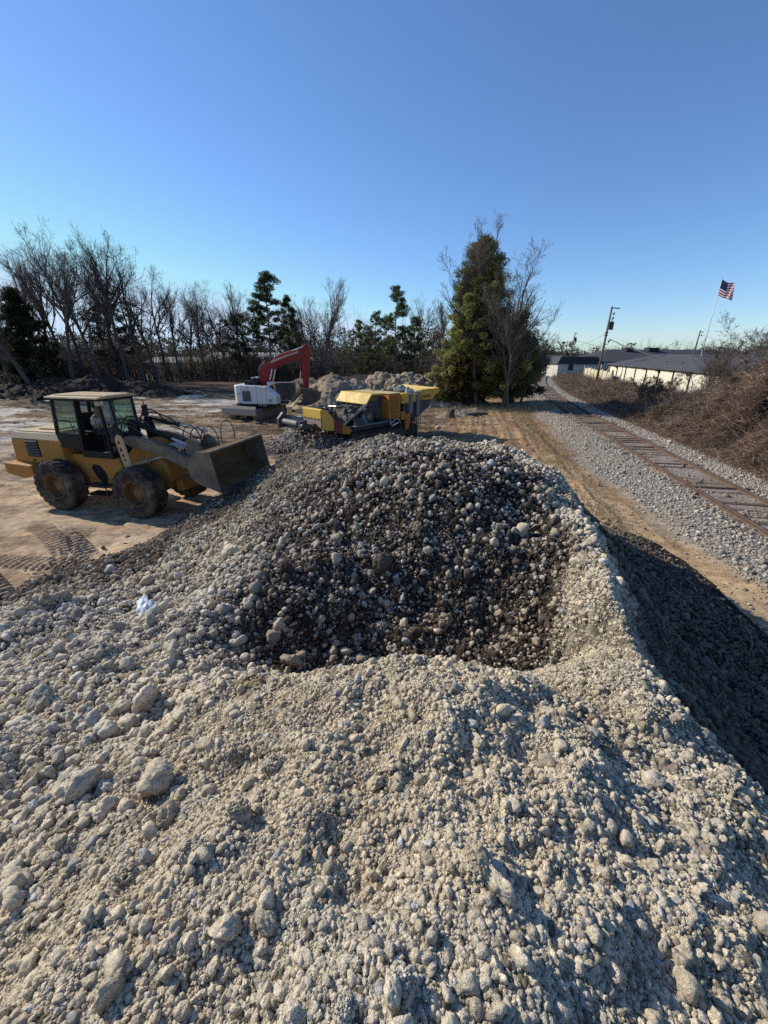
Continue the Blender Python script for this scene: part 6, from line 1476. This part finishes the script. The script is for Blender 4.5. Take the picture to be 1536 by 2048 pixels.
# ------------------------------------------------------------------ individual lumps and litter on the foreground heap
def on_pile(x, y): return float(pile_h(np.array([x]), np.array([y]))[0][0])
def boulder(x, y, r, sc, rz, label, c, seed, group=None):
    """a crumbly lump: a core stone overgrown with many small crumbs, one mesh"""
    g_ = np.random.default_rng(seed); sc = np.array(sc); V0, F0 = rock_shape(3, seed, .5); V0 = V0*sc*r*.86
    n = 260; d = g_.normal(size=(n, 3)); d /= np.linalg.norm(d, axis=1)[:, None]; d = d[d[:, 2] > -.45]; n = len(d)
    rr = r*.085*np.exp(g_.normal(0, .45, n)); P = d*sc*r*.84*g_.uniform(.88, 1.05, n)[:, None]
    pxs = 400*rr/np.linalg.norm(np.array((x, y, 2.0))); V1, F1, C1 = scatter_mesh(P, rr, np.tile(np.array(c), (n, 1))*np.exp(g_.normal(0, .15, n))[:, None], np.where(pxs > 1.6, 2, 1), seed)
    cc = np.concatenate([np.tile(np.array(c)*.8, (len(V0), 1)), C1])
    o = np_mesh('clod', np.concatenate([V0, V1]), np.concatenate([F0, F1+len(V0)]), r_mat, smooth=True, col=cc); o.location = (x, y, on_pile(x, y)+r*sc[2]*.45); o.rotation_euler = (0, 0, rz)
    return tag(o, label, 'clod', group)
BL = [(-4.75, 4.80, .24, (1.3, 1, .9), .3, 'large crumbly pale clod on the left rim of the heap beside brown soil', (.50, .445, .36)),
      (-2.75, 3.05, .16, (1.5, 1, .8), .5, 'wide knobbly grey clod in the middle of the left slope', (.50, .46, .40)),
      (-3.75, 3.75, .14, (1.3, 1, .8), .9, 'rounded clod below the large rim clod on the left slope', (.52, .46, .37)),
      (-2.75, 1.98, .09, (1.5, .9, .8), .7, 'pointed whitish stone at the left edge of the foreground', (.60, .57, .51)),
      (-1.90, 1.86, .07, (1.4, 1, .8), -.4, 'broad flat clod among stones left of the foreground centre', (.55, .50, .41)),
      (-.98, 2.28, .09, (1.3, 1.1, .8), .2, 'dry clump with grass at the left end of the near ridge', (.40, .33, .22)),
      (-.62, 1.10, .062, (1.0, .8, 1.2), .2, 'upright egg-shaped clod left of the foreground centre', (.58, .52, .42)),
      (-.56, 1.42, .050, (1.5, .9, .7), .6, 'smooth pale elongated stone above the egg-shaped clod', (.62, .58, .50)),
      (-.72, .93, .055, (1.4, .9, .6), .1, 'flat pale slab lying low in the left foreground', (.60, .55, .46)),
      (.05, .55, .040, (1.0, .9, 1.1), .3, 'white angular stone at the bottom centre of the picture', (.74, .72, .68)),
      (-.10, .50, .034, (1.0, .9, 1.0), 1.3, 'whitish broken stone left of the white angular stone', (.66, .64, .60)),
      (.62, .92, .050, (1.2, 1, .8), .8, 'chunky clod right of the foreground centre', (.56, .50, .40)),
      (.33, .86, .055, (1.2, 1, 1.0), 1.8, 'crumbly round clod near the middle of the foreground', (.55, .49, .39)),
      (1.66, 1.85, .085, (1.3, .9, 1.1), .4, 'pale angular block on the right shoulder of the heap', (.60, .54, .44)),
      (1.10, 1.58, .070, (1.4, 1, .8), 1.1, 'grey oval clod on the right of the near ridge', (.50, .45, .37)),
      (-.05, 3.95, .085, (1.2, 1, .9), .5, 'pale clod resting at the foot of the dark slope', (.56, .50, .42)),
      (.75, 4.05, .10, (1.2, 1, .9), .9, 'tan clod at the foot of the dark slope, right of the pale one', (.48, .40, .30)),
      (.45, 5.05, .10, (1.1, 1, .9), 1.9, 'round tan clod halfway up the dark slope', (.47, .38, .27))]
for i, b_ in enumerate(BL): boulder(b_[0], b_[1], b_[2], b_[3], b_[4], b_[5], tuple(q*min(1.42, .80/max(b_[6]))*w for q, w in zip(b_[6], (1, .95, .85))) if b_[1] < 3.9 or b_[0] < -3 else b_[6], 900+i)
# crumpled plastic bag
gp = np.random.default_rng(4); v, f = ICO[3]; fr = gp.normal(size=(3, 10))*3; rad_ = 1+.55*(np.abs(np.sin(v @ fr + gp.uniform(0, 6, 10))).mean(1)-.6)*2
V = v*rad_[:, None]*np.array((.17, .10, .07)); mbag, nt_, b_ = new_mat('plastic_film'); b_.inputs['Base Color'].default_value = (.62, .66, .74, 1); b_.inputs['Roughness'].default_value = .28
bag = np_mesh('plastic_bag', V, f, mbag, smooth=False); bx_, by_ = -3.15, 4.45; bag.location = (bx_, by_, on_pile(bx_, by_)+.07); bag.rotation_euler = (.2, .3, -.9); tag(bag, 'crumpled white plastic bag lying on the left slope of the heap', 'plastic bag')
rag = np_mesh('black_rag', v*rad_[:, None]*np.array((.08, .05, .03)), f, M_BLK); rag.location = (bx_+.22, by_+.12, on_pile(bx_+.2, by_+.1)+.05); tag(rag, 'scrap of black rubber beside the white plastic bag', 'scrap')
mb = MB(); mb.prism([(-.04, -.03), (.035, -.04), (.04, .03), (-.03, .04)], -.13, .13, 'y'); o = mb.build('concrete_stick', masonry('old_concrete', (.36, .35, .30)), bevel=.012); sx, sy = 2.95, 3.05; o.location = (sx, sy, on_pile(sx, sy)+.07); o.rotation_euler = (.15, -.5, .45); tag(o, 'grey concrete stub lying on the shadowed right slope', 'concrete stub')
for (x, y, L_, rz, lab) in ((-.35, 4.6, .75, -.35, 'thin pale twig lying across the dark slope'), (.95, 4.8, .45, -.9, 'short pale twig on the right of the dark slope'), (-1.55, 1.22, .12, .2, 'curved bark strip in the left foreground')):
    mb = MB(); P = [(L_*(t-.5), .08*L_*math.sin(t*5), on_pile(x+L_*(t-.5)*math.cos(rz), y+L_*(t-.5)*math.sin(rz))+.05) for t in (0, .25, .5, .75, 1)]; mb.tube(P, .009, 6); o = mb.build('twig', M_TWIGL, smooth=True); o.location = (x, y, 0); o.rotation_euler = (0, 0, rz); tag(o, lab, 'twig')
# dry grass wisps on the heap and along the ballast
g9 = np.random.default_rng(19); n = 1500; off = -3.5+g9.normal(0, .45, n); y = 4+34*g9.uniform(0, 1, n)**1.3; x = track_x(y)+off
xa = np.append(x, 9.5+g9.normal(0, 3.2, 2600)); ya = np.append(y, 34.2+g9.normal(0, 1.2, 2600)); m = len(xa); dirn = g9.normal(size=(m, 3))*.5; dirn[:, 2] = np.abs(dirn[:, 2])+.7; hgt_ = g9.uniform(.08, .28, m)*(1+.012*ya); dist = np.hypot(xa, ya)
P0 = np.stack([xa, ya, ground_low(xa, ya)], 1); P1 = P0+dirn*hgt_[:, None]*.6; P2 = P1+(dirn*[1.6, 1.6, .5])*hgt_[:, None]*.5; wd = (.003+.0004*dist)[:, None]*np.array((1, .3, 0)); wd2 = wd*.6
V = np.stack([P0-wd, P0+wd, P1+wd2, P1-wd2, P2], 1).reshape(-1, 3); i5 = np.arange(m)[:, None]*5; F4 = np.concatenate([i5, i5+1, i5+2, i5+3], 1); F3 = np.concatenate([i5+3, i5+2, i5+4], 1)
tag(np_mesh('dry_grass', V, [F4, F3], M_VINE, col=np.repeat(np.array((.36, .29, .16))[None]*np.exp(g9.normal(0, .25, m))[:, None], 5, 0)), 'wisps of dry straw-coloured grass along the ballast edge and under the cedar', 'grass', kind='stuff')
